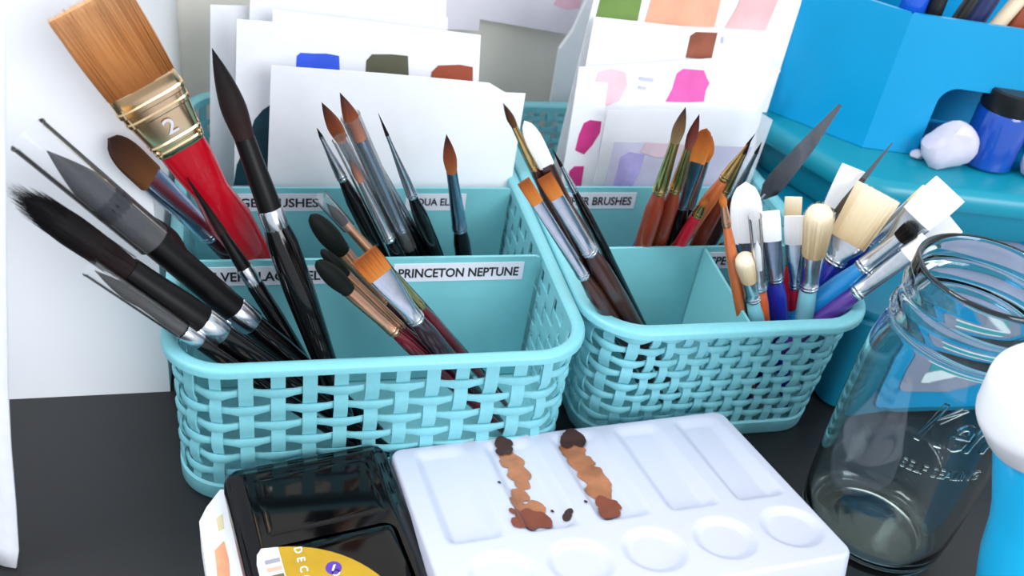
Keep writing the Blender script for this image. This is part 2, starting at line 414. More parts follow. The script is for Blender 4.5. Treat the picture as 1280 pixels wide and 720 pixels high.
B_BLACK = bristle('black_hair', (34, 22, 23), (10, 9, 11), (8, 7, 9))
B_BROWNBLK = bristle('brown_black_hair', (44, 28, 27), (24, 17, 18), (12, 10, 12))
B_NAVY = bristle('blue_black_hair', (22, 23, 38), (20, 22, 36), (10, 10, 16))
B_SABLE = bristle('sable_hair', (178, 104, 60), (126, 64, 40), (52, 28, 26))
B_GOLDEN = bristle('golden_taklon', (196, 122, 58), (184, 104, 44), (140, 74, 34))
B_BIG = bristle('two_tone_bristle', (150, 92, 48), (196, 130, 76), (214, 160, 112))
B_WHITE = bristle('white_hair', (232, 234, 238), (246, 247, 250), (250, 250, 252))
B_CREAM = bristle('cream_hog_hair', (206, 180, 140), (226, 206, 170), (240, 226, 200))
B_DKBROWN = bristle('dark_brown_hair', (96, 62, 34), (72, 44, 26), (42, 26, 20))
B_OLIVE = bristle('olive_brown_hair', (138, 118, 82), (104, 80, 56), (54, 34, 28))
B_MAROON = bristle('maroon_brown_hair', (134, 74, 60), (104, 48, 42), (58, 26, 28))
B_GREENBLK = bristle('green_black_hair', (14, 22, 18), (10, 17, 14), (8, 12, 11))
RED = mat('red_lacquer', (190, 10, 32), .22, coat=.5, var=.06, scale=30)
WINE = mat('wine_lacquer', (96, 16, 28), .2, coat=.4, var=.1, scale=40)
DKWINE = mat('dark_plum_lacquer', (46, 24, 34), .22, coat=.5, var=.1, scale=40)
WALNUT = mat('dark_walnut_wood', (54, 27, 20), .3, coat=.25, var=.25, scale=40, stretch=(6, 6, .5))
REDBROWN = mat('red_brown_wood', (132, 52, 30), .28, coat=.3, var=.18, scale=40, stretch=(6, 6, .5))
ORBROWN = mat('orange_brown_wood', (196, 104, 52), .25, coat=.5, var=.15, scale=40, stretch=(6, 6, .5))
BLUE = mat('royal_blue_lacquer', (34, 40, 178), .22, coat=.5, var=.08, scale=30)
SKY = mat('sky_blue_lacquer', (20, 136, 206), .25, coat=.4, var=.08, scale=30)
PURPLE = mat('purple_lacquer', (82, 48, 142), .25, coat=.4, var=.08, scale=30)
AQUAH = mat('pale_aqua_acrylic', (140, 208, 220), .15, coat=.5, var=.08, scale=30)
ORANGE = mat('orange_lacquer', (226, 96, 40), .3, coat=.4, var=.08, scale=30)
CRIMSON = mat('crimson_lacquer', (200, 24, 52), .25, coat=.4, var=.08, scale=30)

# --- wide basket, front row: black brushes leaning over the left rim
GB = 'black handled brushes leaning left out of the wide basket'
brush('black mop brush with fuzzy soft head and wide silver band', (14, 236), (168, 328), (256, 400), (330, 455), .030, .030, 38, 40, 34, 'fuzzy', B_BLACK, BLKQ, BLACK, band=((277, 417), (252, 397), 37), strands=700, group=GB, crimp=False)
brush('slim black brush inside a clear cap beside the fuzzy mop', (118, 338), (182, 378), (238, 418), (300, 462), .020, .022, 15, 20, 20, 'round', B_BLACK, BLKQ, BLACK, band=((250, 427), (230, 412), 21), cap=((112, 334), (228, 411), 25), group=GB, crimp=False)
brush('large blue-black pointed brush standing in a wide clear cap', (58, 188), (172, 288), (296, 388), (352, 436), .050, .050, 42, 34, 32, 'round', B_NAVY, BLKQ, BLACK, band=((316, 403), (293, 384), 33), cap=((34, 168), (190, 303), 54), group=GB, crimp=False)
brush('dark brown tipped black brush with narrow silver band', (182, 266), (228, 314), (262, 368), (330, 450), .065, .060, 26, 24, 24, 'round', B_BROWNBLK, BLKQ, BLACK, band=((272, 382), (254, 358), 25), group=GB, crimp=False)
brush('thin black brush crossing in front of the red handle', (234, 222), (276, 290), (306, 336), (372, 440), .060, .050, 13, 18, 22, 'liner', B_BLACK, BLKQ, BLACK, band=((322, 357), (305, 334), 19), group=GB, crimp=False)
brush('tall black round brush with long pointed head and white ring', (265, 60), (322, 168), (350, 268), (402, 440), .050, .030, 28, 30, 40, 'round', B_BROWNBLK, BLKQ, BLACK, band=((360, 290), (347, 258), 30), group=GB, crimp=False)
# --- wide basket, middle row
T = brush('huge flat brush with red handle, gold ferrule marked with a figure 2', (108, 2), (177, 102), (226, 180), (316, 318), .114, .150, 92, 62, 58, 'flat', B_BIG, PALEGOLD, RED, thick=.22, strands=900, crimp=False, belly=1.05)
BIG = T
brush('brown cat-tongue brush with steel blue ferrule', (136, 173), (182, 226), (264, 296), (292, 322), .116, .140, 36, 24, 26, 'filbert', B_DKBROWN, STEEL, DKWINE, thick=.5, roll=.5)
GA = 'sable and liner brushes in a cluster before the cards'
brush('black handled sable round brush standing alone before the cards', (558, 168), (567, 214), (578, 287), (580, 322), .130, .150, 15, 18, 22, 'round', B_SABLE, STEEL, BLACK)
brush('fine black tipped liner brush with long silver ferrule', (473, 142), (482, 168), (516, 246), (546, 320), .118, .140, 5, 13, 20, 'liner', B_BLACK, SILVER, BLACK, group=GA)
brush('capped sable brush, tallest of the cluster by the white cards', (425, 116), (452, 172), (503, 288), (515, 318), .122, .140, 19, 17, 20, 'round', B_SABLE, STEEL, BLACK, cap=((438, 145), (512, 308), 25), group=GA)
brush('sable tipped brush leaning behind the clear caps', (402, 128), (434, 172), (494, 292), (505, 316), .150, .160, 17, 16, 19, 'round', B_SABLE, SILVER, BLACK, group=GA)
brush('small sable brush inside a frosted clear cap', (436, 196), (452, 226), (488, 300), (497, 320), .112, .116, 10, 15, 17, 'round', B_SABLE, SILVER, BLACK, cap=((426, 172), (487, 298), 20), group=GA)
brush('slim liner brush with bare silver ferrule left of the clear caps', (396, 160), (402, 170), (430, 224), (476, 318), .118, .130, 6, 13, 21, 'liner', B_BLACK, SILVER, BLACK, group=GA)
brush('thin capped liner brush between sable brushes', (463, 196), (470, 212), (509, 268), (535, 320), .130, .150, 6, 12, 18, 'liner', B_BROWNBLK, SILVER, BLACK, cap=((458, 178), (516, 282), 16), group=GA)
# --- wide basket, front row right
GN = 'wine and plum handled brushes fanned in the wide basket'
brush('wide flat golden brush with printed silver ferrule', (455, 318), (464, 352), (516, 404), (548, 434), .026, .040, 34, 22, 26, 'flat', B_GOLDEN, SILVER, DKWINE, thick=.25, strands=150, group=GN)
brush('green-black oval mop brush with copper ferrule', (388, 268), (436, 308), (486, 374), (520, 420), .050, .055, 22, 14, 18, 'mop', B_GREENBLK, COPPER, DKWINE, strands=60, group=GN)
brush('black mop brush with long copper ferrule, lowest of the fan', (395, 326), (433, 366), (494, 416), (512, 432), .020, .030, 20, 15, 18, 'mop', B_GREENBLK, COPPER, WINE, strands=60, group=GN)
brush('small black mop head peeking behind the golden flat brush', (401, 312), (430, 346), (500, 412), (528, 436), .036, .045, 13, 13, 17, 'mop', B_GREENBLK, COPPER, WINE, group=GN)
brush('dark brush in a blue-grey clear cap with copper ferrule', (408, 254), (432, 278), (480, 330), (560, 420), .080, .080, 13, 15, 16, 'round', B_BLACK, COPPER, BLACK, cap=((403, 244), (436, 284), 19), group=GN)
brush('wine red handled brush with gold ferrule by the printed label', (468, 318), (490, 342), (527, 384), (568, 432), .050, .070, 14, 13, 16, 'dome', B_BLACK, GOLD, WINE, group=GN)

# --- narrow basket, front-left compartment
GC = 'dark brown handled brushes leaning left in the narrow basket'
brush('gold ferruled round brush with black tip, leaning far left', (629, 129), (641, 158), (666, 212), (760, 398), .058, .080, 9, 12, 20, 'round', B_DKBROWN, GOLD, WALNUT, group=GC)
brush('white oval brush among brown handles', (656, 152), (680, 206), (706, 258), (778, 398), .066, .090, 19, 17, 24, 'filbert', B_WHITE, WALNUT, WALNUT, thick=.5, group=GC)
brush('orange flat brush with wide crimped silver ferrule', (680, 220), (694, 247), (737, 316), (788, 398), .046, .066, 19, 20, 26, 'flat', B_GOLDEN, SILVER, WALNUT, thick=.4, group=GC)
brush('orange flat brush with dented silver ferrule against the rim', (654, 226), (671, 254), (729, 346), (760, 392), .040, .060, 16, 16, 22, 'flat', B_GOLDEN, SILVER, WALNUT, thick=.4, group=GC)
brush('thin black handled liner brush beside the silver ferrules', (691, 187), (700, 206), (717, 240), (800, 398), .080, .098, 5, 9, 14, 'liner', B_BLACK, SILVER, BLACK, group=GC)
# --- narrow basket, back row
GO = 'brushes before the clear sleeve in the narrow basket'
brush('olive brown round brush with gold ferrule and red-brown handle', (857, 134), (842, 176), (823, 240), (802, 312), .122, .150, 14, 17, 24, 'round', B_OLIVE, GOLD, REDBROWN, group=GO)
brush('maroon tipped round brush with gold ferrule', (874, 143), (862, 184), (842, 238), (820, 312), .128, .160, 12, 15, 22, 'round', B_MAROON, GOLD, REDBROWN, group=GO)
brush('orange filbert brush with steel ferrule and black handle', (883, 161), (872, 200), (852, 258), (838, 312), .134, .165, 20, 15, 20, 'filbert', B_GOLDEN, STEEL, BLACK, thick=.5, group=GO)
brush('orange brush half hidden behind the orange filbert', (890, 170), (880, 198), (862, 258), (846, 312), .160, .180, 15, 13, 18, 'round', B_GOLDEN, SILVER, BLACK, group=GO)
brush('gold liner brush with red ended brown handle', (944, 167), (936, 180), (900, 222), (852, 300), .122, .150, 4, 13, 20, 'liner', B_BLACK, GOLD, ORBROWN, group=GO)
brush('gold liner brush with dark brown handle', (938, 178), (931, 190), (904, 240), (868, 312), .130, .160, 6, 13, 20, 'liner', B_BLACK, GOLD, REDBROWN, group=GO)
brush('pale silver liner brush tilted right of gold ones', (952, 178), (946, 190), (918, 246), (884, 312), .145, .175, 5, 11, 18, 'liner', B_BLACK, SILVER, WALNUT, group=GO)
brush('short red handled brush low among the brown handles', (884, 246), (880, 256), (872, 270), (846, 312), .120, .150, 10, 13, 17, 'round', B_GOLDEN, GOLD, CRIMSON, group=GO)
brush('blue handled brush half hidden at the foot of the gold brushes', (812, 262), (808, 274), (803, 286), (794, 312), .175, .182, 5, 7, 9, 'round', B_GOLDEN, SILVER, BLUE, group=GO)
# --- narrow basket, front-right compartment
GS = 'specialty brushes in the narrow basket'
brush('large white oval wash brush with dark green handle', (932, 228), (941, 300), (940, 332), (936, 404), .070, .070, 34, 18, 22, 'filbert', B_WHITE, STEEL, mat('dark_green_lacquer', (30, 70, 66), .3, coat=.4, var=.1), thick=.4, group=GS)
brush('slim copper handled brush standing before the white oval brush', (902, 240), (906, 256), (912, 282), (928, 404), .045, .045, 9, 11, 15, 'round', B_GOLDEN, COPPER, ORBROWN, group=GS)
brush('small cream stencil brush with black ring and aqua handle', (930, 318), (936, 350), (943, 374), (948, 404), .040, .046, 22, 20, 22, 'dome', B_CREAM, SILVER, AQUAH, strands=120, group=GS)
brush('white brush in an upright clear cap with orange handle', (946, 300), (949, 336), (953, 362), (955, 404), .040, .050, 11, 14, 16, 'round', B_WHITE, SILVER, ORANGE, cap=((945, 270), (952, 352), 17), group=GS)
brush('white flat brush with silver ferrule and royal blue handle', (962, 264), (967, 300), (971, 350), (974, 404), .048, .046, 23, 20, 25, 'flat', B_WHITE, STEEL, BLUE, thick=.35, group=GS)
brush('square white brush with red handle', (994, 270), (990, 304), (990, 360), (993, 404), .052, .046, 25, 13, 14, 'flat', B_WHITE, SILVER, CRIMSON, thick=.35, group=GS)
brush('cream angled brush behind the square white one', (992, 246), (984, 276), (982, 330), (984, 404), .066, .058, 20, 13, 14, 'flat', B_CREAM, SILVER, CRIMSON, thick=.3, group=GS)
brush('fluffy cream round brush with clear acrylic handle', (1026, 256), (1019, 318), (1011, 360), (1004, 404), .044, .044, 30, 23, 24, 'dome', B_CREAM, SILVER, AQUAH, strands=420, group=GS)
brush('wide cream hog hair brush with royal blue handle', (1098, 240), (1058, 300), (1040, 328), (1000, 396), .060, .060, 48, 26, 28, 'hake', B_CREAM, SILVER, BLUE, thick=.3, strands=500, group=GS)
brush('white flat brush rising behind the thin knife', (1068, 210), (1040, 258), (1022, 300), (986, 380), .085, .085, 30, 18, 18, 'flat', B_WHITE, STEEL, WALNUT, thick=.3, group=GS)
GR = 'brushes leaning right out of the narrow basket'
brush('silver ferruled brush with royal blue handle leaning right', (1160, 236), (1138, 254), (1082, 304), (1016, 366), .074, .090, 15, 15, 25, 'flat', B_CREAM, SILVER, BLUE, thick=.5, group=GR)
brush('black domed brush with sky blue handle leaning right', (1143, 284), (1122, 296), (1074, 334), (996, 396), .050, .068, 19, 20, 26, 'dome', B_BLACK, SILVER, SKY, strands=150, group=GR)
brush('large crimped silver ferruled brush with purple handle', (1160, 300), (1132, 318), (1068, 366), (1012, 408), .042, .060, 22, 22, 26, 'flat', B_WHITE, SILVER, PURPLE, thick=.5, group=GR)
brush('big square white brush tip above the jar', (1188, 236), (1152, 278), (1108, 314), (1012, 394), .064, .084, 44, 20, 24, 'flat', B_WHITE, SILVER, SKY, thick=.25, group=GR)
brush('low white flat brush touching the jar mouth', (1192, 276), (1158, 298), (1100, 338), (1016, 398), .056, .076, 34, 18, 22, 'flat', B_WHITE, SILVER, PURPLE, thick=.25, group=GR)

# ------------------------------------------------------------------ palette knives in the narrow basket
def knife(label, tip, neck, ex, Ya, Yf, w, hm):
    n = ray(*tip).cross(ray(*ex)); A = aty(ex[0], ex[1], Ya); zf = .0045
    X = CAM.x-(n.y*(Yf-CAM.y)+n.z*(zf-CAM.z))/n.x; foot = Vector((X, Yf, zf)); ax = (A-foot).normalized()
    def along(px):
        d = ray(*px).normalized(); q = foot-CAM; b = ax.dot(d); return (b*d.dot(q)-ax.dot(q))/(1-b*b)
    L, ln = along(tip), along(neck); view = CAM-(foot+ax*ln); yv = (view-ax*view.dot(ax)).normalized(); xv = yv.cross(ax).normalized(); yv = ax.cross(xv)
    q = Matrix((xv, yv, ax)).transposed().to_quaternion()
    T = thing('palette_knife', label, 'knife', foot, 'palette knives in the narrow basket', q)
    hw = px2m(w, foot+ax*ln)/2; l = L-ln
    out = [(-hw*.25, ln), (-hw*.9, ln+l*.10), (-hw, ln+l*.22), (-hw*.85, ln+l*.6), (-hw*.3, L), (hw*.05, L), (hw*.55, ln+l*.6), (hw*.9, ln+l*.22), (hw*.8, ln+l*.10), (hw*.25, ln)]
    MB().prism([(x, -.0004, z) for x, z in out], (0, .0008, 0)).build('blade', mat('dark_reflection_steel', (112, 118, 126), .12, 1, var=.1, scale=60), T, smooth=False)  # steel base colour darkened to stand in for a dark reflection on the blade
    MB().loft([(ln*.62, .0016, .0016), (ln, .0013, .0013), (ln+.004, .0010, .0006)], 10).build('shank', SILVER, T)
    MB().loft([(0, .003, .003), (.002, .0045, .0045), (ln*.3, .0052, .0052), (ln*.62, .0042, .0042), (ln*.68, .0032, .0032), (ln*.69, .002, .002)], 14).build('handle', hm, T)
knife('long pointed palette knife rising right in the narrow basket', (1049, 130), (948, 244), (905, 306), .128, .140, 26, WALNUT)
knife('thin palette knife beside the white flat brush', (1115, 178), (1036, 268), (985, 340), .078, .080, 9, WALNUT)

# ------------------------------------------------------------------ big flat brush: embossed ferrule details
def child_local(o): return o
fer = [c for c in BIG.children if c.name.startswith('ferrule')][0]
zs_ = [v.co.z for v in fer.data.vertices]; z0f, z1f = min(zs_), max(zs_)
bri = [c for c in BIG.children if c.name.startswith('bristles')][0]
wB = max(abs(v.co.x) for v in fer.data.vertices)
old = fer.data
hwf = lambda u: wB*(.74+.26*min(1, u/.75))
thf = lambda u: wB*(.30-.06*u)
def fer_sec(u, k=1.0): return (z0f+(z1f-z0f)*u, hwf(u)*k, thf(u)*(1+(k-1)*3.2), 4.5)
mb = MB()
secs = []
for u, k in [(0, .97), (.02, 1), (.06, 1.02), (.09, 1.02), (.11, .99), (.14, .99), (.16, 1.02), (.20, 1.02), (.22, .985), (.56, .985), (.58, 1.02), (.63, 1.02), (.65, .99), (.72, .99), (.74, 1.025), (.80, 1.025), (.82, .99), (.97, .99), (1, .96)]:
    secs.append(fer_sec(u, k))
mb.loft(secs, 40)
newf = mb.build('ferrule', PALEGOLD, BIG, angle=25); bpy.data.objects.remove(fer)
GREY = mat('grey_engraving', (225, 225, 232), .4, var=.05)
mb = MB(); tv, tf, asp = text2d('2', .01); hgt = (z1f-z0f)*.22
yy = thf(.4)*1.0+.0004
mb.add([(-(p[0]-.5)*hgt*.6-wB*.05, yy, z0f+(z1f-z0f)*.29+p[1]*hgt) for p in tv], tf)
mb.build('stamped_figure', GREY, newf, smooth=False)
mb = MB()
for u in (.085, .135):
    for sx in (-.85, .85):
        mb.lathe([(.0, .0016), (.0013, .0010), (.0016, 0)], 10)
        K = 30; o = len(mb.v)-K
        mb.v[o:] = [(hwf(u)*sx+p[0], thf(u)*1.02+p[2]*.8, z0f+(z1f-z0f)*u+p[1]) for p in mb.v[o:]]
mb.build('rivet', PALEGOLD, newf)
# flattened red handle
hd = [c for c in BIG.children if c.name.startswith('handle')][0]
Lh = z0f; mb = MB()
mb.loft([(0, .004, .003), (.002, .007, .005), (Lh*.2, .009, .0065), (Lh*.45, .0105, .007), (Lh*.68, .0135, .0075), (Lh*.82, wB*.56, .0075), (Lh*.93, wB*.69, wB*.25), (Lh+.002, wB*.72, wB*.27)], 28, e=2.6)
mb.build('handle', RED, BIG); bpy.data.objects.remove(hd)

# ------------------------------------------------------------------ paper cards
def card(name, label, cat, pts, Y, lean, mats=WHITE, zb=.006, swatches=(), th=.0009, group=None, n_down=2, bottom=None):
    """pts: outline in the photograph (clockwise from bottom-left visible end to bottom-right visible end); the two ends run on down to zb"""
    p0 = Vector((0, Y, .111)); nrm = Vector((0, 1, -lean)).normalized()
    W_ = [atplane(x, y, p0, nrm) for x, y in pts]
    def down(a, b):   # continue b->a until z = zb, but keep it mostly vertical in the plane
        d = (a-b); t = (zb-a.z)/d.z if d.z < -1e-4 else 0
        q = a+d*t; q.x = a.x+max(-.012, min(.012, q.x-a.x)); q.z = zb; q.y = Y+lean*(zb-.111); return q
    W_ = [down(W_[0], W_[1])]+W_+[down(W_[-1], W_[-2])]
    base = sum((W_[0], W_[-1]), Vector())/2
    mb = MB(); mb.prism([w-base for w in W_], nrm*th)
    o = mb.build(name, mats, smooth=False); o.location = base; tag(o, label, cat, group)
    for k_, (nm, px, M) in enumerate(swatches):
        S = [atplane(x, y, p0-nrm*(.0004+.00025*k_), nrm)-base for x, y in px]
        MB().prism(S, nrm*.0003).build(nm, M, o, smooth=False)
    return o
def wash(name, c, v=.12): return mat(name, c, .75, var=v, scale=45)
G1 = 'white cards in the wide basket'
card('paper_card', 'tall plain white card at the back of the wide basket', 'card', [(262, 300), (263, 6), (330, 8), (400, 8), (560, 22), (556, 300)], .300, .12, zb=.02, group=G1)
card('paper_card', 'tall white card whose top runs out of the picture above the swatches', 'card', [(300, 300), (314, -30), (558, -12), (552, 300)], .285, .12, zb=.015, group=G1)
card('swatch_card', 'white card with blue, olive and rust paint swatches', 'card', [(336, 280), (341, 12), (601, 44), (590, 280)], .262, .10, zb=.012,
     swatches=[('paint_swatch', [(370, 84), (371, 70), (376, 66), (392, 67), (408, 67), (424, 70), (425, 92)], wash('cobalt_wash', (52, 92, 226))),
               ('paint_swatch', [(457, 95), (458, 76), (465, 68), (490, 68), (510, 70), (511, 98)], wash('olive_grey_wash', (88, 88, 68))),
               ('paint_swatch', [(537, 104), (540, 90), (548, 82), (575, 81), (591, 84), (591, 108)], wash('rust_wash', (162, 76, 48)))], group=G1)
card('paper_card', 'white card painted dark teal at its lower corner', 'card', [(292, 260), (296, 24), (350, 28), (346, 260)], .245, .08, zb=.012,
     swatches=[('paint_swatch', [(292, 232), (296, 206), (308, 180), (318, 150), (328, 138), (338, 131), (337, 232)], wash('dark_teal_wash', (12, 62, 76), .3))], group=G1)
card('paper_card', 'blank white card standing foremost behind the sable brushes', 'card', [(333, 260), (339, 82), (480, 92), (612, 104), (632, 116), (657, 117), (634, 260)], .214, .05, zb=.012, group=G1)
# narrow basket cards
G2 = 'cards in the narrow basket'
card('swatch_card', 'large white card with green, peach and pink washes', 'card', [(690, 215), (752, -40), (1012, -30), (935, 215)], .262, .03, zb=.02,
     swatches=[('paint_swatch', [(744, 24), (752, -8), (804, -8), (797, 26)], wash('leaf_green_wash', (112, 142, 72))),
               ('paint_swatch', [(806, 28), (816, -8), (903, -8), (893, 34), (850, 32)], wash('peach_wash', (238, 176, 146))),
               ('paint_swatch', [(906, 35), (922, 8), (928, -8), (976, -8), (957, 38)], wash('pink_wash', (243, 192, 192)))], group=G2)
card('swatch_card', 'white card with a brown paint square', 'card', [(706, 230), (743, 21), (965, 46), (964, 82), (935, 230)], .250, .03, zb=.016,
     swatches=[('paint_swatch', [(857, 72), (863, 45), (870, 40), (897, 41), (889, 75)], wash('burnt_sienna_wash', (140, 78, 56), .25)),
               ('pencil_note', [(901, 54), (902, 46), (905, 46), (904, 54)], wash('pencil', (190, 190, 206)))], group=G2)
card('swatch_card', 'white card with a bright magenta swatch and a faint pink dab', 'card', [(700, 235), (724, 84), (800, 80), (905, 72), (976, 88), (938, 150), (930, 235)], .238, .03, zb=.014,
     swatches=[('paint_swatch', [(832, 127), (840, 112), (846, 92), (854, 86), (880, 88), (884, 98), (887, 104), (882, 114), (880, 127), (860, 128)], wash('magenta_wash', (236, 102, 182), .12)),
               ('paint_swatch', [(745, 126), (742, 112), (748, 90), (764, 86), (782, 90), (784, 106), (774, 126), (760, 132)], wash('faint_pink_wash', (250, 206, 216), .05)),
               ('pencil_note', [(799, 100), (800, 96), (817, 98), (816, 102)], wash('pale_ink', (205, 210, 232))),
               ('pencil_note', [(798, 111), (799, 107), (808, 109), (807, 112)], wash('pale_ink', (205, 210, 232)))], group=G2)
card('swatch_card', 'narrow white card with two crimson dabs at its edge', 'card', [(700, 240), (722, 100), (760, 104), (742, 240)], .226, .03, zb=.012,
     swatches=[('paint_swatch', [(719, 188), (724, 168), (730, 154), (738, 150), (752, 152), (750, 166), (740, 182), (730, 193)], wash('crimson_wash', (206, 52, 132), .2)),
               ('paint_swatch', [(709, 230), (712, 214), (718, 208), (730, 208), (726, 234), (712, 238)], wash('crimson_wash', (206, 52, 132), .2))], group=G2)
SLEEVE = clear('clear_sleeve', strength=1.1)
card('clear_sleeve', 'frosted clear plastic sleeve with a lavender paper inside', 'sleeve', [(738, 250), (760, 138), (860, 136), (950, 140), (966, 150), (930, 250)], .211, .03, SLEEVE, zb=.012,
     swatches=[('paper_insert', [(755, 236), (769, 177), (940, 184), (915, 236)], mat('lavender_paper', (192, 190, 212), .7, var=.14, scale=25)),
               ('paper_scrap', [(766, 234), (776, 196), (786, 190), (806, 193), (800, 214), (790, 234)], mat('violet_paper', (168, 160, 212), .7, var=.16, scale=60)),
               ('paper_scrap', [(800, 190), (808, 178), (858, 181), (850, 194), (820, 197)], mat('dusty_rose_paper', (206, 184, 196), .7, var=.12, scale=60))], th=.0012)

# sheet with paint splatter on a ledge of the wall, white board beside it
card('splattered_sheet', 'white sheet with pink splatter on the wall above the cards', 'sheet', [(540, 30), (548, -60), (760, -40), (742, 10), (716, 44), (600, 24)], .415, 0, zb=.1505,
     mats=mat('splattered_paper', (240, 234, 244), .7, var=.02, scale=40), swatches=[('paint_splash', [(692, 6), (700, -8), (730, -8), (724, 10), (708, 12)], wash('pink_splash', (250, 196, 214)))], th=.006)
card('white_board', 'narrow white board standing behind the swatch cards', 'board', [(668, 250), (700, 62), (716, 40), (748, -30), (790, -30), (700, 250)], .375, 0, zb=.012, th=.006)

# ------------------------------------------------------------------ porcelain palette, propped up at the front
def grid_slab(W, D, T, hfun, nx, ny, R, flare=.0015, edge=.0018):
    """rounded rectangular slab (x 0..W, y 0..-D) whose top follows hfun; closed mesh"""
    v = []; f = []
    def place(s, t):
        x, y = s*W, t*D; cx = min(max(x, R), W-R); cy = min(max(y, R), D-R); dx, dy = x-cx, y-cy
        if dx and dy:
            m_ = max(abs(dx), abs(dy)); d = math.hypot(dx, dy); x, y = cx+dx*m_/d, cy+dy*m_/d
        return x, y
    for j in range(ny+1):
        for i in range(nx+1):
            x, y = place(i/nx, j/ny); e = min(i/nx*W, (1-i/nx)*W, j/ny*D, (1-j/ny)*D)
            dz = 0 if e > edge else -edge*(1-math.sqrt(max(0, 1-(1-e/edge)**2)))
            v.append((x, -y, hfun(x, y)+dz))
    for j in range(ny):
        for i in range(nx): k = j*(nx+1)+i; f.append((k, k+nx+1, k+nx+2, k+1))
    loop = [i for i in range(nx+1)]+[j*(nx+1)+nx for j in range(1, ny+1)]+[ny*(nx+1)+i for i in range(nx-1, -1, -1)]+[j*(nx+1) for j in range(ny-1, 0, -1)]
    o = len(v); c = (W/2, -D/2)
    for k in loop:
        x, y, z = v[k]; d = math.hypot(x-c[0], y-c[1]); v.append((x+(x-c[0])/d*flare, y+(y-c[1])/d*flare, -T))
    n = len(loop)
    for k in range(n): f.append((loop[k], loop[(k+1) % n], o+(k+1) % n, o+k))
    f.append(tuple(o+k for k in range(n)))
    return v, f
PA, PB, PD = atz(487, 562, .038), atz(892, 514, .038), atz(1055, 672, .065)
E1 = (PB-PA); PW = E1.length; E1.normalize(); E2 = PD-PB; E2 = E2-E1*E2.dot(E1); PL = E2.length; E2.normalize(); EN = E1.cross(-E2)
sm = lambda a, b, x: (lambda t: t*t*(3-2*t))(min(1, max(0, (x-a)/(b-a))))
def pal_h(x, y):
    u, w_ = x/PW, y/PL; h = 0
    for i in range(5):
        u0 = .050+.197*i; u1 = u0+.158
        if u0-.02 < u < u1+.02 and w_ < .72:
            q = sm(u0, u0+.034, u)*(1-sm(u1-.045, u1, u))*sm(.025, .10, w_)*(1-sm(.62, .69, w_))
            h -= q*(.0022+.0036*w_/.66)
        d = math.hypot(x-(.152+.1935*i)*PW, y-.885*PL)
        if d < .0215: h -= .0028*(1-sm(.0130, .0195, d))
    return h
quat = Matrix((E1, -E2, EN)).transposed().to_quaternion()
PT = .026
PAL = thing('paint_palette', 'white porcelain paint palette with five slots and five round wells', 'palette', PA, None, quat)
PORC = mat('white_porcelain', (200, 203, 220), .3, coat=.1, var=.01, scale=20)
WP, DP = PW*1.025, PL*1.10
v, f = grid_slab(WP, DP, PT, pal_h, 270, 170, .008)
MB().add(v, f).build('palette_body', PORC, PAL, angle=60)
def paint_patch(name, blobs, M, lift):
    """paint following the palette's relief; blobs: (photo x, photo y, radius in photo px)"""
    cs = 0.0004; cells = {}; v = []; f = []
    bl = []
    for px, py, r in blobs:
        P = atplane(px, py, PA, EN)-PA
        for _ in range(4): P = atplane(px, py, PA+EN*pal_h(P.dot(E1), P.dot(E2)), EN)-PA
        bl.append((P.dot(E1), P.dot(E2), px2m(r*1.12, P+PA)))
    xs = [b[0]-b[2] for b in bl]+[b[0]+b[2] for b in bl]; ys = [b[1]-b[2]*1.4 for b in bl]+[b[1]+b[2]*1.4 for b in bl]
    nx = int((max(xs)-min(xs))/cs)+1; ny = int((max(ys)-min(ys))/cs)+1
    def inside(x, y): return any(((x-b[0])**2+((y-b[1])/1.25)**2) < b[2]**2*(1+.22*math.sin(x*520+1.5*math.sin(y*430))) for b in bl)
    idx = {}
    def vid(i, j):
        if (i, j) not in idx:
            x, y = min(xs)+i*cs, min(ys)+j*cs; idx[i, j] = len(v); v.append((x, -y, pal_h(x, y)+lift))
        return idx[i, j]
    for i in range(nx):
        for j in range(ny):
            if inside(min(xs)+(i+.5)*cs, min(ys)+(j+.5)*cs): f.append((vid(i, j), vid(i, j+1), vid(i+1, j+1), vid(i+1, j)))
    return MB().add(v, f).build(name, M, PAL, angle=80)
WASHB = mat('brown_paint_wash', (166, 108, 74), .3, var=.3, scale=70)
POOLB = mat('brown_paint_pool', (124, 62, 42), .3, var=.12, scale=120)
DARKB = mat('dark_brown_paint', (58, 30, 25), .5, var=.2, scale=150)
paint_patch('paint_wash', [(640, 578, 13), (648, 592, 13), (652, 606, 9), (650, 620, 10), (648, 634, 10), (655, 640, 12), (668, 638, 12), (632, 572, 8)], WASHB, .0007)
paint_patch('paint_wash', [(716, 566, 15), (726, 580, 15), (739, 594, 15), (748, 606, 14), (742, 616, 10), (752, 620, 12)], WASHB, .0007)
paint_patch('paint_pool', [(652, 648, 10), (664, 650, 13), (676, 652, 11), (648, 655, 8), (660, 658, 9), (684, 658, 5), (640, 640, 4)], POOLB, .0011)
paint_patch('paint_pool', [(754, 630, 9), (762, 634, 11), (766, 641, 9), (757, 644, 9), (772, 636, 4)], POOLB, .0011)
paint_patch('paint_dab', [(627, 556, 8), (631, 563, 8), (625, 568, 5), (636, 556, 4)], DARKB, .0017)
paint_patch('paint_dab', [(715, 549, 10), (722, 553, 9), (708, 556, 8), (718, 543, 3)], DARKB, .0017)
paint_patch('paint_speck', [(708, 647, 5), (711, 641, 4)], DARKB, .0008)
for q in ((624, 604, 2), (690, 640, 2), (732, 628, 2)): paint_patch('paint_speck', [q], DARKB, .0008)
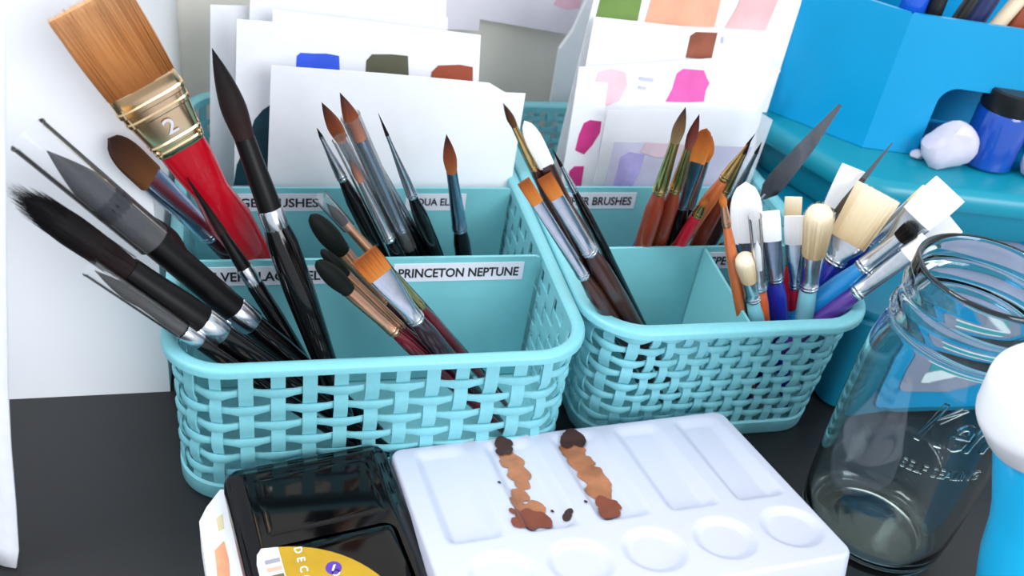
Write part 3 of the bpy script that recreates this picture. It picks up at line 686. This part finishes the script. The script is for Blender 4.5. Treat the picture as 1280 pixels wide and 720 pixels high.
# dark sketch pad prop below the palette's front
pp = PA+E1*.03+E2*(DP*.62)-EN*PT; pq = PA+E1*(WP-.03)+E2*(DP*.62)-EN*PT
yb = PA.y-.105; zt = (PA+E1*.11+E2*.100-EN*PT).z-.0012
mb = MB(); mb.rbox(0, .17, -.11, 0, 0, zt, .003)
prp = mb.build('dark_box', mat('charcoal_card_box', (34, 34, 38), .6, var=.1, scale=40)); prp.location = (PA.x+.04, (PA+E1*.11+E2*.100).y, 0)
tag(prp, 'low charcoal box propping up the front of the white palette', 'box')

# ------------------------------------------------------------------ white packet and black tin
TA, TB = atz(276, 582, .05), atz(478, 544, .05)
t1 = (TB-TA); t1.z = 0; TW = t1.length; t1.normalize(); t2 = Vector((t1.y, -t1.x, 0))
TD = .150
packet_mats = [WHITE, mat('orange_print', (236, 158, 120), .6, var=.25, scale=60), mat('yellow_print', (238, 224, 180), .6, var=.2, scale=60)]
PKZ = .026
pk = [atz(275, 612, PKZ), atz(258, 634, PKZ), atz(249, 652, PKZ), atz(262, 740, PKZ)]
base = Vector((pk[1].x, pk[1].y, 0))
q4 = TA+t1*.085+t2*.14; q4.z = PKZ; q5 = TA+t1*.085+t2*.010; q5.z = PKZ
poly = [pk[0]+t2*.0, pk[1], pk[2], pk[3], pk[3]+t2*.03, q4, q5]
pack = thing('paper_packet', 'white printed paper packet lying under the black tin', 'packet', base)
mb = MB(); mb.prism([p-base for p in poly], (0, 0, -PKZ+.0005)); mb.build('packet_body', packet_mats[0], pack, smooth=False)
def flat_print(px, z, M, name, par, th=.0003):
    MB().prism([atz(x, y, z+th)-base for x, y in px], (0, 0, -th*.9)).build(name, M, par, smooth=False)
flat_print([(268, 688), (280, 676), (286, 700), (288, 730), (272, 730), (270, 706)], PKZ, packet_mats[1], 'orange_print', pack)
flat_print([(270, 648), (278, 642), (280, 660), (273, 664)], PKZ, packet_mats[2], 'yellow_print', pack)
tq = Matrix((t1, -t2, Vector((0, 0, 1)))).transposed().to_quaternion()
TIN = thing('paint_tin', 'glossy black metal paint tin with gold round sticker', 'tin', (TA.x, TA.y, PKZ+.0005), None, tq)
TINM = mat('black_gloss_enamel', (7, 7, 9), .08, var=.2, scale=40, spec=.3)
TT = .05-PKZ-.0005
def tin_h(x, y):
    e = min(x, TW-x, y, TD-y)
    h = -.0045*(1-sm(.003, .011, e))
    return h
v, f = grid_slab(TW, TD, TT*.6, tin_h, 70, 100, .010, flare=.0004, edge=.003)
lid = MB().add([(p[0], p[1], p[2]+TT) for p in v], f).build('lid', TINM, TIN, angle=60)
mb = MB(); mb.rbox(.0015, TW-.0015, -TD+.0015, -.0015, 0, TT*.42, .004); mb.build('tin_base', TINM, TIN)
def low_h(x, y): return 0
RY = .066   # the front panel of the lid starts here, a raised rounded field
v, f = grid_slab(TW-.026, TD-RY-.010, .0012, lambda x, y: -.0016*(1-sm(0, .007, min(x, TW-.026-x, y, TD-RY-.010-y))), 40, 40, .008, flare=0, edge=.0006)
MB().add([(p[0]+.013, p[1]-RY, p[2]+TT+.0012) for p in v], f).build('raised_field', TINM, TIN, angle=60)
v, f = grid_slab(TW-.024, RY-.016, .0012, lambda x, y: -.0012*(1-sm(0, .006, min(x, TW-.024-x, y, RY-.016-y))), 40, 40, .006, flare=0, edge=.0005)
MB().add([(p[0]+.012, p[1]-.012, p[2]+TT+.0006) for p in v], f).build('raised_field', TINM, TIN, angle=60)
ZS = .05+.0016
def tloc(x, y, z=ZS):
    P = atz(x, y, z)-Vector((TA.x, TA.y, PKZ+.0005)); return Vector((P.dot(t1), P.dot(-t2), P.z))
GOLDP = mat('gold_sticker', (186, 148, 28), .4, metal=.2, var=.08, scale=80)
# sticker disc fitted to three points of its visible outline
a, b, c = tloc(330, 686), tloc(392, 685), tloc(470, 716)
def circ(a, b, c):
    D_ = 2*(a.x*(b.y-c.y)+b.x*(c.y-a.y)+c.x*(a.y-b.y)); sq = lambda p: p.x*p.x+p.y*p.y
    return ((sq(a)*(b.y-c.y)+sq(b)*(c.y-a.y)+sq(c)*(a.y-b.y))/D_, (sq(a)*(c.x-b.x)+sq(b)*(a.x-c.x)+sq(c)*(b.x-a.x))/D_)
ccx, ccy = circ(a, b, c); cr = math.hypot(a.x-ccx, a.y-ccy)
xl = tloc(338, 700).x
disc = [(ccx+cr*math.cos(t*math.pi/36), ccy+cr*math.sin(t*math.pi/36)) for t in range(72)]
cx0 = max(.006, tloc(309, 704).x); xl = max(xl, cx0+.0125)
gold = [(min(max(xl, p[0]), TW-.014), max(p[1], -TD+.014)) for p in disc if p[0] > xl-.003]
zt = TT+.0016
mb = MB(); mb.prism([(p[0], p[1], zt) for p in gold], (0, 0, -.0006)); stk = mb.build('gold_sticker', GOLDP, lid, smooth=False)
wl = [(xl, ccy+math.sqrt(max(0, cr*cr-(xl-ccx)**2))), (cx0+.004, tloc(322, 687).y), (cx0+.0012, tloc(312, 696).y), (cx0, tloc(310, 708).y), (cx0, -TD+.016), (xl, -TD+.016)]
mb = MB(); mb.prism([(p[0], p[1], zt) for p in wl], (0, 0, -.0006))
yy = tloc(330, 700).y
for k, cc in enumerate(range(6)):
    mb.box(xl-.0085, xl-.0005, yy-.0035-.0052*k, yy-.0006-.0052*k, zt, zt+.0002, 1+k % 3)
mb.build('swatch_sticker', [mat('sticker_white', (240, 240, 246), .5, var=.02), mat('bar_grey', (150, 150, 165), .5, var=.1), mat('bar_tan', (205, 170, 150), .5, var=.1), mat('bar_dark', (96, 92, 60), .5, var=.1)], lid, smooth=False)
mb = MB()
def down_text(txt, px, py, size, step):
    o = tloc(px, py)
    for k, ch in enumerate(txt):
        tv, tf, asp = text2d(ch, .01)
        # letters turned clockwise, reading towards the tin's front
        mb.add([(o.x+(p[1]-.5)*size, o.y-k*step-(p[0]-.5)*size*min(1, asp), zt+.0002) for p in tv], tf)
down_text('DECO', 373, 688, .0042, .0064)
down_text('O', 420, 716, .0042, .006)
mb.build('sticker_lettering', mat('white_print', (245, 245, 248), .5, var=.02), lid, smooth=False)
o_ = tloc(417, 710); mb = MB()
mb.loft([(zt-.0002, .0042, .0042), (zt+.0002, .0042, .0042)], 24, cx=o_.x, cy=o_.y); mb.add([(o_.x-.0014, o_.y-.0018, zt+.0003), (o_.x-.0004, o_.y-.0018, zt+.0003), (o_.x+.0016, o_.y+.0018, zt+.0003), (o_.x+.0004, o_.y+.0018, zt+.0003)], [(0, 1, 2, 3)], 1)
mb.build('purple_dot', [mat('purple_print', (84, 50, 160), .5, var=.05), MATS['white_print']], lid, smooth=False)

# ------------------------------------------------------------------ turquoise storage stack
lowdir = Vector((math.cos(-.10), math.sin(-.10), 0)); lown = Vector((lowdir.y, -lowdir.x, 0))   # lown points to the front
S0 = Vector((.476, .048, 0)); ZL = .092
def rounded_poly(pts, radii, seg=6):
    out = []; n = len(pts)
    for i in range(n):
        p, a, b = Vector(pts[i]), Vector(pts[i-1]), Vector(pts[(i+1) % n]); r = radii[i]
        if r <= 0: out.append(p); continue
        u, w = (a-p).normalized(), (b-p).normalized(); ang = u.angle(w); d = min(r/math.tan(ang/2), (a-p).length*.49, (b-p).length*.49)
        P0, P1 = p+u*d, p+w*d
        for k in range(seg+1):
            t = k/seg; out.append(P0*(1-t)**2+p*2*t*(1-t)+P1*t*t)
    return out
def outline_solid(mb, poly, zr, m=0):
    """closed solid from stacked offsets: zr = [(z, inset)] of a polygon around its centroid"""
    n = len(poly); v = []; f = []
    nr = []
    for i in range(n):
        t = (poly[(i+1) % n]-poly[i-1]).normalized(); nr.append(Vector((t.y, -t.x, 0)))
    for z, ins in zr:
        for p, q in zip(poly, nr): v.append((p.x-q.x*ins, p.y-q.y*ins, z))
    for k in range(len(zr)-1):
        for i in range(n): f.append((k*n+i, k*n+(i+1) % n, (k+1)*n+(i+1) % n, (k+1)*n+i))
    f += [tuple(range(n)), tuple(range((len(zr)-1)*n, len(zr)*n))]
    return mb.add(v, f, m)
base = S0.copy()
low = [S0, S0+lowdir*.34, S0+lowdir*.34+Vector((.02, .30, 0)), Vector((.490, .34, 0))]
lowp = [p-base for p in rounded_poly(low, [.018, .02, .02, .02])]
UNIT = thing('drawer_unit', 'low turquoise drawer unit with grey lid behind the glass jar', 'drawer unit', base)
mb = MB(); outline_solid(mb, lowp, [(0, .003), (.003, 0), (ZL-.01, 0), (ZL-.008, .002), (ZL-.004, .002)]); mb.build('body', mat('deep_turquoise_plastic', (0, 112, 142), .4, var=.04, scale=15), UNIT)
GREYP = mat('grey_violet_plastic', (150, 152, 176), .4, var=.04, scale=15)
mb = MB(); outline_solid(mb, lowp, [(ZL-.004, -.001), (ZL-.001, -.002), (ZL+.002, -.001), (ZL+.003, .002)]); mb.build('lid', MATS['deep_turquoise_plastic'], UNIT)
gp = rounded_poly([lowdir*.085-lown*.02, lowdir*.32-lown*.02, lowdir*.32-lown*.20, lowdir*.085-lown*.20], [.012]*4)
mb = MB(); mb.prism([p+Vector((0, 0, ZL+.0028)) for p in gp], (0, 0, .0012)); mb.build('grey_panel', GREYP, UNIT, smooth=False)
def fpt(s, z, out=0): return lowdir*s+lown*out+Vector((0, 0, z))
def front_plate(name, s0, s1, z0, z1, r, out, th, M, par):
    p = rounded_poly([(s0, z0, 0), (s1, z0, 0), (s1, z1, 0), (s0, z1, 0)], [r]*4, 5)
    mb = MB(); mb.prism([fpt(q.x, q.y, out) for q in p], lown*th); return mb.build(name, M, par, smooth=False)
for k, s0 in enumerate((.030, .185)):
    dr = front_plate('drawer_front', s0, s0+.140, .010, .094, .010, .0002, .003, TURQ, UNIT)
    front_plate('grey_panel', s0+.016, s0+.122, .028, .084, .010, .0032, .0012, GREYP, dr)
    front_plate('white_strip', s0+.034, s0+.104, .070, .077, .002, .0044, .0006, WHITE, dr)
    front_plate('aqua_strip', s0+.036, s0+.102, .046, .069, .002, .0044, .0005, mat('aqua_print', (60, 170, 180), .5, var=.05), dr)
    front_plate('white_strip', s0+.034, s0+.104, .038, .045, .002, .0044, .0006, WHITE, dr)
# sticker on the grey lid
stc = atz(1221, 288, ZL+.0044); stq = MB(); d1 = lowdir; d2 = Vector((-d1.y, d1.x, 0))
P = stc-base
stq.prism([P+d1*x+d2*y for x, y in ((-.020, -.008), (.022, -.008), (.022, .010), (-.020, .010))], (0, 0, -.0004))
for k in range(3): stq.prism([P+d1*(x+.004*k)+d2*y+Vector((0, 0, .0003)) for x, y in ((0, -.006), (.0014, -.006), (.0014, .004), (0, .004))], (0, 0, -.0003), 1)
stq.build('sticker', [WHITE, mat('grey_print', (120, 120, 140), .6, var=.1)], UNIT, smooth=False)
# round cap lying on the grey panel
P = atz(1290, 302, ZL+.0042); mb = MB()
mb.lathe([(.0001, .013), (.010, .0125), (.0145, .011), (.017, .007), (.0175, 0), (.0001, .0001)], 28)
kc = mb.build('round_cap', TURQ); kc.location = (P.x+.004, P.y, ZL+.0041); tag(kc, 'round turquoise cap lying on the grey panel behind the jar', 'cap')

# tray with broad rounded rim standing on the unit, caddy on the tray
ZC = .148; C2 = Vector((.540, .200, 0)); cdir = Vector((1, -.27, 0)).normalized(); cn = Vector((cdir.y, -cdir.x, 0))
chd = Vector((-.042, .050, 0)).normalized(); C1 = C2+chd*.095; C3 = C2+cdir*.24
C0 = C1+Vector((.05, .10, 0)); C4 = C3+Vector((.03, .14, 0))
caddy_poly = [C2, C3, C4, C0, C1]
tb0 = Vector((.56, .2, 0))
chn = Vector((-chd.y, chd.x, 0))
if chn.x > 0: chn = -chn
tray = [C2+cn*.046+chn*.018, C3+cn*.046+cdir*.03, C4+Vector((.03, .0, 0)), C0+Vector((-.005, .01, 0)), C1+chn*.016]
trp = [p-tb0 for p in rounded_poly(tray, [.05, .03, .03, .03, .04], 8)]
TRAYM = mat('sea_green_plastic', (10, 138, 160), .35, var=.04, scale=15)
TRAY = thing('plastic_tray', 'turquoise tray with broad rounded rim below the caddy', 'tray', (tb0.x, tb0.y, ZL+.0042))
zz = ZC-ZL-.0044
mb = MB(); outline_solid(mb, trp, [(0, .022), (.004, .018), (zz-.020, .012), (zz-.018, .004)]); mb.build('body', TRAYM, TRAY)
mb = MB(); outline_solid(mb, trp, [(zz-.019, .006), (zz-.018, .001), (zz-.013, -.001), (zz-.005, 0), (zz-.001, .004), (zz, .010)]); mb.build('rim', TRAYM, TRAY)
CB = Vector((C2.x, C2.y, ZC)); CADDY = thing('craft_caddy', 'tall turquoise caddy with chamfered corner and open cubby', 'caddy', CB)
CT = .114; wt_ = .004
def wall_panel(name, a, b, holes=None):
    d = (b-a); L_ = d.length; d.normalize(); n_ = Vector((d.y, -d.x, 0)); mb = MB()
    if holes:
        h0, h1, zt_ = holes; r = .014
        pts = [(0, 0), (h0, 0), (h0, zt_-r)]+[(h0+r-r*math.cos(t*math.pi/12), zt_-r+r*math.sin(t*math.pi/12)) for t in range(1, 6)]+[(h0+r, zt_), (h1-r, zt_)]+[(h1-r+r*math.sin(t*math.pi/12), zt_-r+r*math.cos(t*math.pi/12)) for t in range(1, 6)]+[(h1, zt_-r), (h1, 0), (L_, 0), (L_, CT), (0, CT)]
    else: pts = [(0, 0), (L_, 0), (L_, CT), (0, CT)]
    mb.prism([a+d*s_+Vector((0, 0, z_)) for s_, z_ in pts], -n_*wt_)
    return mb.build(name, TURQ, CADDY, smooth=False)
R_ = [p-Vector((C2.x, C2.y, 0)) for p in caddy_poly]
wall_panel('front_panel', R_[0], R_[1], (.045, .172, .061))
wall_panel('side_panel', R_[1], R_[2]); wall_panel('back_panel', R_[2], R_[3]); wall_panel('side_panel', R_[3], R_[4]); wall_panel('chamfer_panel', R_[4], R_[0])
mb = MB(); ip = [p*1.0 for p in R_]; mb.prism([p+Vector((0, 0, .0001)) for p in ip], (0, 0, .0005)); mb.build('floor_panel', TURQ, CADDY, smooth=False)
# cubby lining
def cub(s_, d_, z_): return cdir*s_-cn*d_+Vector((0, 0, z_))
mb = MB()
mb.prism([cub(.040, wt_, .064), cub(.178, wt_, .064), cub(.178, .075, .064), cub(.040, .075, .064)], (0, 0, .002))
mb.prism([cub(.040, wt_, .003), cub(.040, .075, .003), cub(.040, .075, .064), cub(.040, wt_, .064)], -cdir*.002)
mb.prism([cub(.178, wt_, .003), cub(.178, .075, .003), cub(.178, .075, .064), cub(.178, wt_, .064)], cdir*.002)
mb.prism([cub(.040, .075, .003), cub(.178, .075, .003), cub(.178, .075, .064), cub(.040, .075, .064)], -cn*.002)
mb.build('cubby_lining', TURQ, CADDY, smooth=False)
# things in the cubby
def world_front(px, py, d_):
    """point on the plane parallel to the caddy front, d_ behind it"""
    return atplane(px, py, Vector((C2.x, C2.y, 0))-cn*d_, cn)
zf_ = ZC+.0008
P = atz(1229, 202, zf_); JP = Vector((P.x, P.y, zf_))
JAR2 = thing('paint_jar', 'small blue paint jar with black screw lid in the cubby', 'jar', JP)
MB().lathe([(.0001, 0), (.020, 0), (.0222, .002), (.0222, .046), (.0212, .048), (.0001, .048)], 36).build('jar_body', mat('blue_jar_plastic', (16, 72, 170), .15, coat=.5, var=.05, scale=40), JAR2)
mb = MB(); mb.lathe([(.0001, .066), (.020, .066), (.0216, .0645), (.0221, .050), (.0216, .0485), (.0001, .0485)], 48); mb.build('lid', mat('black_plastic', (20, 20, 22), .35, var=.1, scale=60), JAR2)
def lump(name, label, P, rx, ry, rz, seed, M, cat):
    random.seed(seed); b = bmesh.new(); bmesh.ops.create_icosphere(b, subdivisions=3, radius=1)
    ctr = [Vector((random.uniform(-1, 1), random.uniform(-1, 1), random.uniform(-1, 1))).normalized() for _ in range(9)]
    for q in b.verts:
        d = q.co.normalized(); k = min(1/max(.25, d.dot(c_)) for c_ in ctr); r = min(1.3, k)*.84+random.uniform(-.012, .012)
        q.co = Vector((d.x*rx*r, d.y*ry*r, max(-rz*.80, d.z*rz*r)+rz*.80))
    b.verts.index_update(); mb = MB().add([q.co[:] for q in b.verts], [[w.index for w in q.verts] for q in b.faces]); b.free()
    o = mb.build(name, M, angle=25); o.location = P; return tag(o, label, cat)
PLA = mat('white_clay', (204, 200, 216), .7, var=.05, scale=90, bump=.3)
P = atz(1176, 206, ZC); lump('clay_lump', 'crumpled white lump on the tray rim beside the blue paint jar', (P.x, P.y, ZC+.0002), .022, .017, .021, 5, PLA, 'lump')
P = atz(1149, 198, ZC); lump('clay_crumb', 'tiny white crumb touching the crumpled white lump', (P.x-.003, P.y, ZC+.0002), .006, .005, .004, 9, PLA, 'crumb')
P = atz(1285, 222, ZC); lump('clay_lump', 'smooth white lump right of the blue paint jar', (P.x+.002, P.y, zf_), .015, .013, .018, 12, PLA, 'lump')
# things standing in the caddy top
def standing(name, label, px, d_, r, h, M, prof=None, tilt=0, cat='bottle', capm=None):
    P = world_front(px, 22, d_); P.z = ZC+.0690
    T = thing(name, label, cat, P, 'supplies standing in the caddy', Matrix.Rotation(tilt, 3, 'Y').to_quaternion())
    MB().lathe(prof or [(.0001, 0), (r*.9, 0), (r, .002), (r, h*.7), (r*.85, h*.74), (.0001, h*.74)], 28).build('body', M, T)
    if capm: MB().lathe([(r*.6, h*.74), (r*.8, h*.745), (r*.8, h*.97), (r*.7, h), (.0001, h)], 24).build('cap', capm, T)
BLKP = MATS['black_plastic']
standing('paint_bottle', 'blue paint bottle standing in the caddy', 1136, .022, .010, .10, mat('cobalt_plastic', (18, 84, 200), .25, coat=.4, var=.05), capm=BLKP)
standing('marker_pen', 'black marker pen beside the blue bottle', 1164, .020, .007, .11, BLKP, capm=BLKP, cat='pen')
standing('marker_pen', 'black marker pen with silver clip, leaning', 1186, .026, .007, .11, BLKP, tilt=.30, capm=SILVER, cat='pen')
standing('marker_pen', 'navy marker pen leaning in the caddy', 1206, .022, .008, .11, mat('navy_plastic', (24, 36, 84), .3, var=.1), tilt=.25, capm=BLKP, cat='pen')
standing('wooden_stick', 'cream wooden stick leaning between pens and brown bottle', 1224, .016, .005, .13, mat('cream_wood', (226, 206, 176), .5, var=.08, scale=60, stretch=(4, 4, .5)), tilt=.45, cat='stick', prof=[(.0001, 0), (.004, 0), (.0058, .01), (.0058, .11), (.004, .13), (.0001, .131)])
standing('paint_bottle', 'brown paint bottle at the end of the caddy row', 1268, .026, .014, .10, mat('brown_plastic', (142, 60, 30), .3, coat=.3, var=.08), tilt=.2, capm=BLKP)

# ------------------------------------------------------------------ glass jar
JX, JY, JH = .447, -.066, .210
GLASS = glass('jar_glass')
gj = thing('mason_jar', 'clear glass canning jar with embossed script, standing beside the basket', 'jar', (JX, JY, .0003))
outer = [(.0001, .0025), (.028, .003), (.034, .0012), (.040, .0005), (.0445, .004), (.0470, .012), (.0480, .03), (.0488, .06), (.0490, .10), (.0488, .130), (.0478, .146), (.0458, .158), (.0442, .166), (.0434, .170), (.0446, .1715), (.0452, .1735), (.0446, .1755), (.0430, .177), (.0428, .182), (.0428, .188), (.0436, .1895), (.0440, .191), (.0436, .1925), (.0426, .194), (.0424, .200), (.0424, .2075), (.0420, .2095), (.0408, .210)]
inner = [(.0395, .209), (.0390, .205), (.0392, .176), (.0402, .168), (.0430, .155), (.0450, .142), (.0458, .126), (.0458, .06), (.0450, .03), (.0438, .016), (.0410, .0095), (.036, .0075), (.020, .0085), (.0001, .009)]
MB().lathe(outer+inner, 72).build('jar_body', GLASS, gj, angle=70)
def wrap_text(mb, txt, a0, a1, z0, z1, r, th, shear=0, bold=.0):
    tv, tf, asp = text2d(txt, bold, shear)
    fr = [(a0+(a1-a0)*p[0], z0+(z1-z0)*p[1]) for p in tv]; n = len(fr)
    P = lambda R, t, z: (R*math.sin(t), -R*math.cos(t), z)
    v = [P(r+th, *q) for q in fr]+[P(r-.0004, *q) for q in fr]
    ed = {}
    for q in tf:
        for i in range(len(q)):
            e = (q[i], q[(i+1) % len(q)])
            if (e[1], e[0]) in ed: del ed[(e[1], e[0])]
            else: ed[e] = 1
    f = list(tf)+[tuple(reversed([i+n for i in q])) for q in tf]+[(e[1], e[0], e[0]+n, e[1]+n) for e in ed]
    mb.add(v, f)
def angle_of(px, py, z):
    """angle on the jar where the photo point meets it"""
    d = ray(px, py); o = CAM-Vector((JX, JY, 0)); a = d.x**2+d.y**2; b = o.x*d.x+o.y*d.y; c = o.x**2+o.y**2-.049**2
    t = (-b-math.sqrt(max(0, b*b-a*c)))/a; P = o+d*t; return math.atan2(P.x, -P.y), P.z
aK0, zK0 = angle_of(1142, 548, 0); aK1, zK1 = angle_of(1240, 522, 0)
mb = MB(); aw = .95
wrap_text(mb, 'Kerr', aK0, aK0+aw*1.05, zK0, zK0+.030, .049, .0012, .35, .01)
aS, zS = angle_of(1128, 574, 0)
wrap_text(mb, 'SELF SEALING', aS, aS+.95, zS-.005, zS+.002, .0488, .0008, 0, .0)
mb.build('embossed_lettering', GLASS, gj, smooth=False)

# ------------------------------------------------------------------ squeeze bottle
bn = ray(1316, 540).cross(ray(1299, 720)); capP = aty(1318, 500, -.150)
bfoot = Vector((CAM.x-(bn.y*(-.178-CAM.y)+bn.z*(0-CAM.z))/bn.x, -.178, .002)); bax = (capP-bfoot); zb_ = bax.length-.026; bax.normalize()
bfoot = bfoot+bax*.0125; zb_ -= .0125
bq = Vector((0, 0, 1)).rotation_difference(bax)
CY = mat('cyan_bottle_plastic', (30, 196, 255), .35, coat=.3, var=.03, scale=10, )
sb = thing('squeeze_bottle', 'light blue plastic bottle with broad white cap in front of the jar', 'bottle', bfoot, None, bq)
MB().lathe([(.0001, 0), (.028, 0), (.0315, .003), (.0325, .012), (.0325, .05), (.0305, .08), (.0265, .105), (.0255, .12), (.0262, zb_-.012), (.0268, zb_-.004), (.0262, zb_), (.0001, zb_)], 48).build('bottle_body', CY, sb)
MB().lathe([(.0255, zb_-.001), (.0290, zb_), (.0300, zb_+.002), (.0342, zb_+.014), (.0348, zb_+.017), (.0346, zb_+.021), (.0300, zb_+.038), (.0285, zb_+.0415), (.0262, zb_+.0430), (.0140, zb_+.0438), (.0001, zb_+.0440)], 48).build('cap', mat('white_cap_plastic', (244, 246, 250), .35, var=.01), sb)

# ------------------------------------------------------------------ white cloth hanging at the desk's left
mb = MB(); v = []; f = []; nu, nv = 24, 20
edge_px = [(18, 704), (22, 690), (18, 630), (12, 560), (8, 480), (6, 300), (5, 100), (4, -60)]
E_ = [aty(x, y, -.036) for x, y in edge_px]; E_[0].z = .001
for i in range(nu+1):
    a = i/nu*.16
    for j, e in enumerate(E_):
        v.append((e.x-a, -.036+.010*math.sin(a*95+j*.35)*min(1, a*40)+a*.1-.002*j*0, max(.001, e.z)))
nj = len(E_)
for i in range(nu):
    for j in range(nj-1): f.append((i*nj+j, (i+1)*nj+j, (i+1)*nj+j+1, i*nj+j+1))
cl = mb.add(v, f).build('paper_towel', mat('towel_paper', (240, 242, 250), .9, var=.03, scale=120, bump=.3), angle=80)
b0 = (-.15, -.036, 0)
md = cl.modifiers.new('thickness', 'SOLIDIFY'); md.thickness = .0015
tag(cl, 'white folded paper towel hanging down to the desk', 'paper towel')
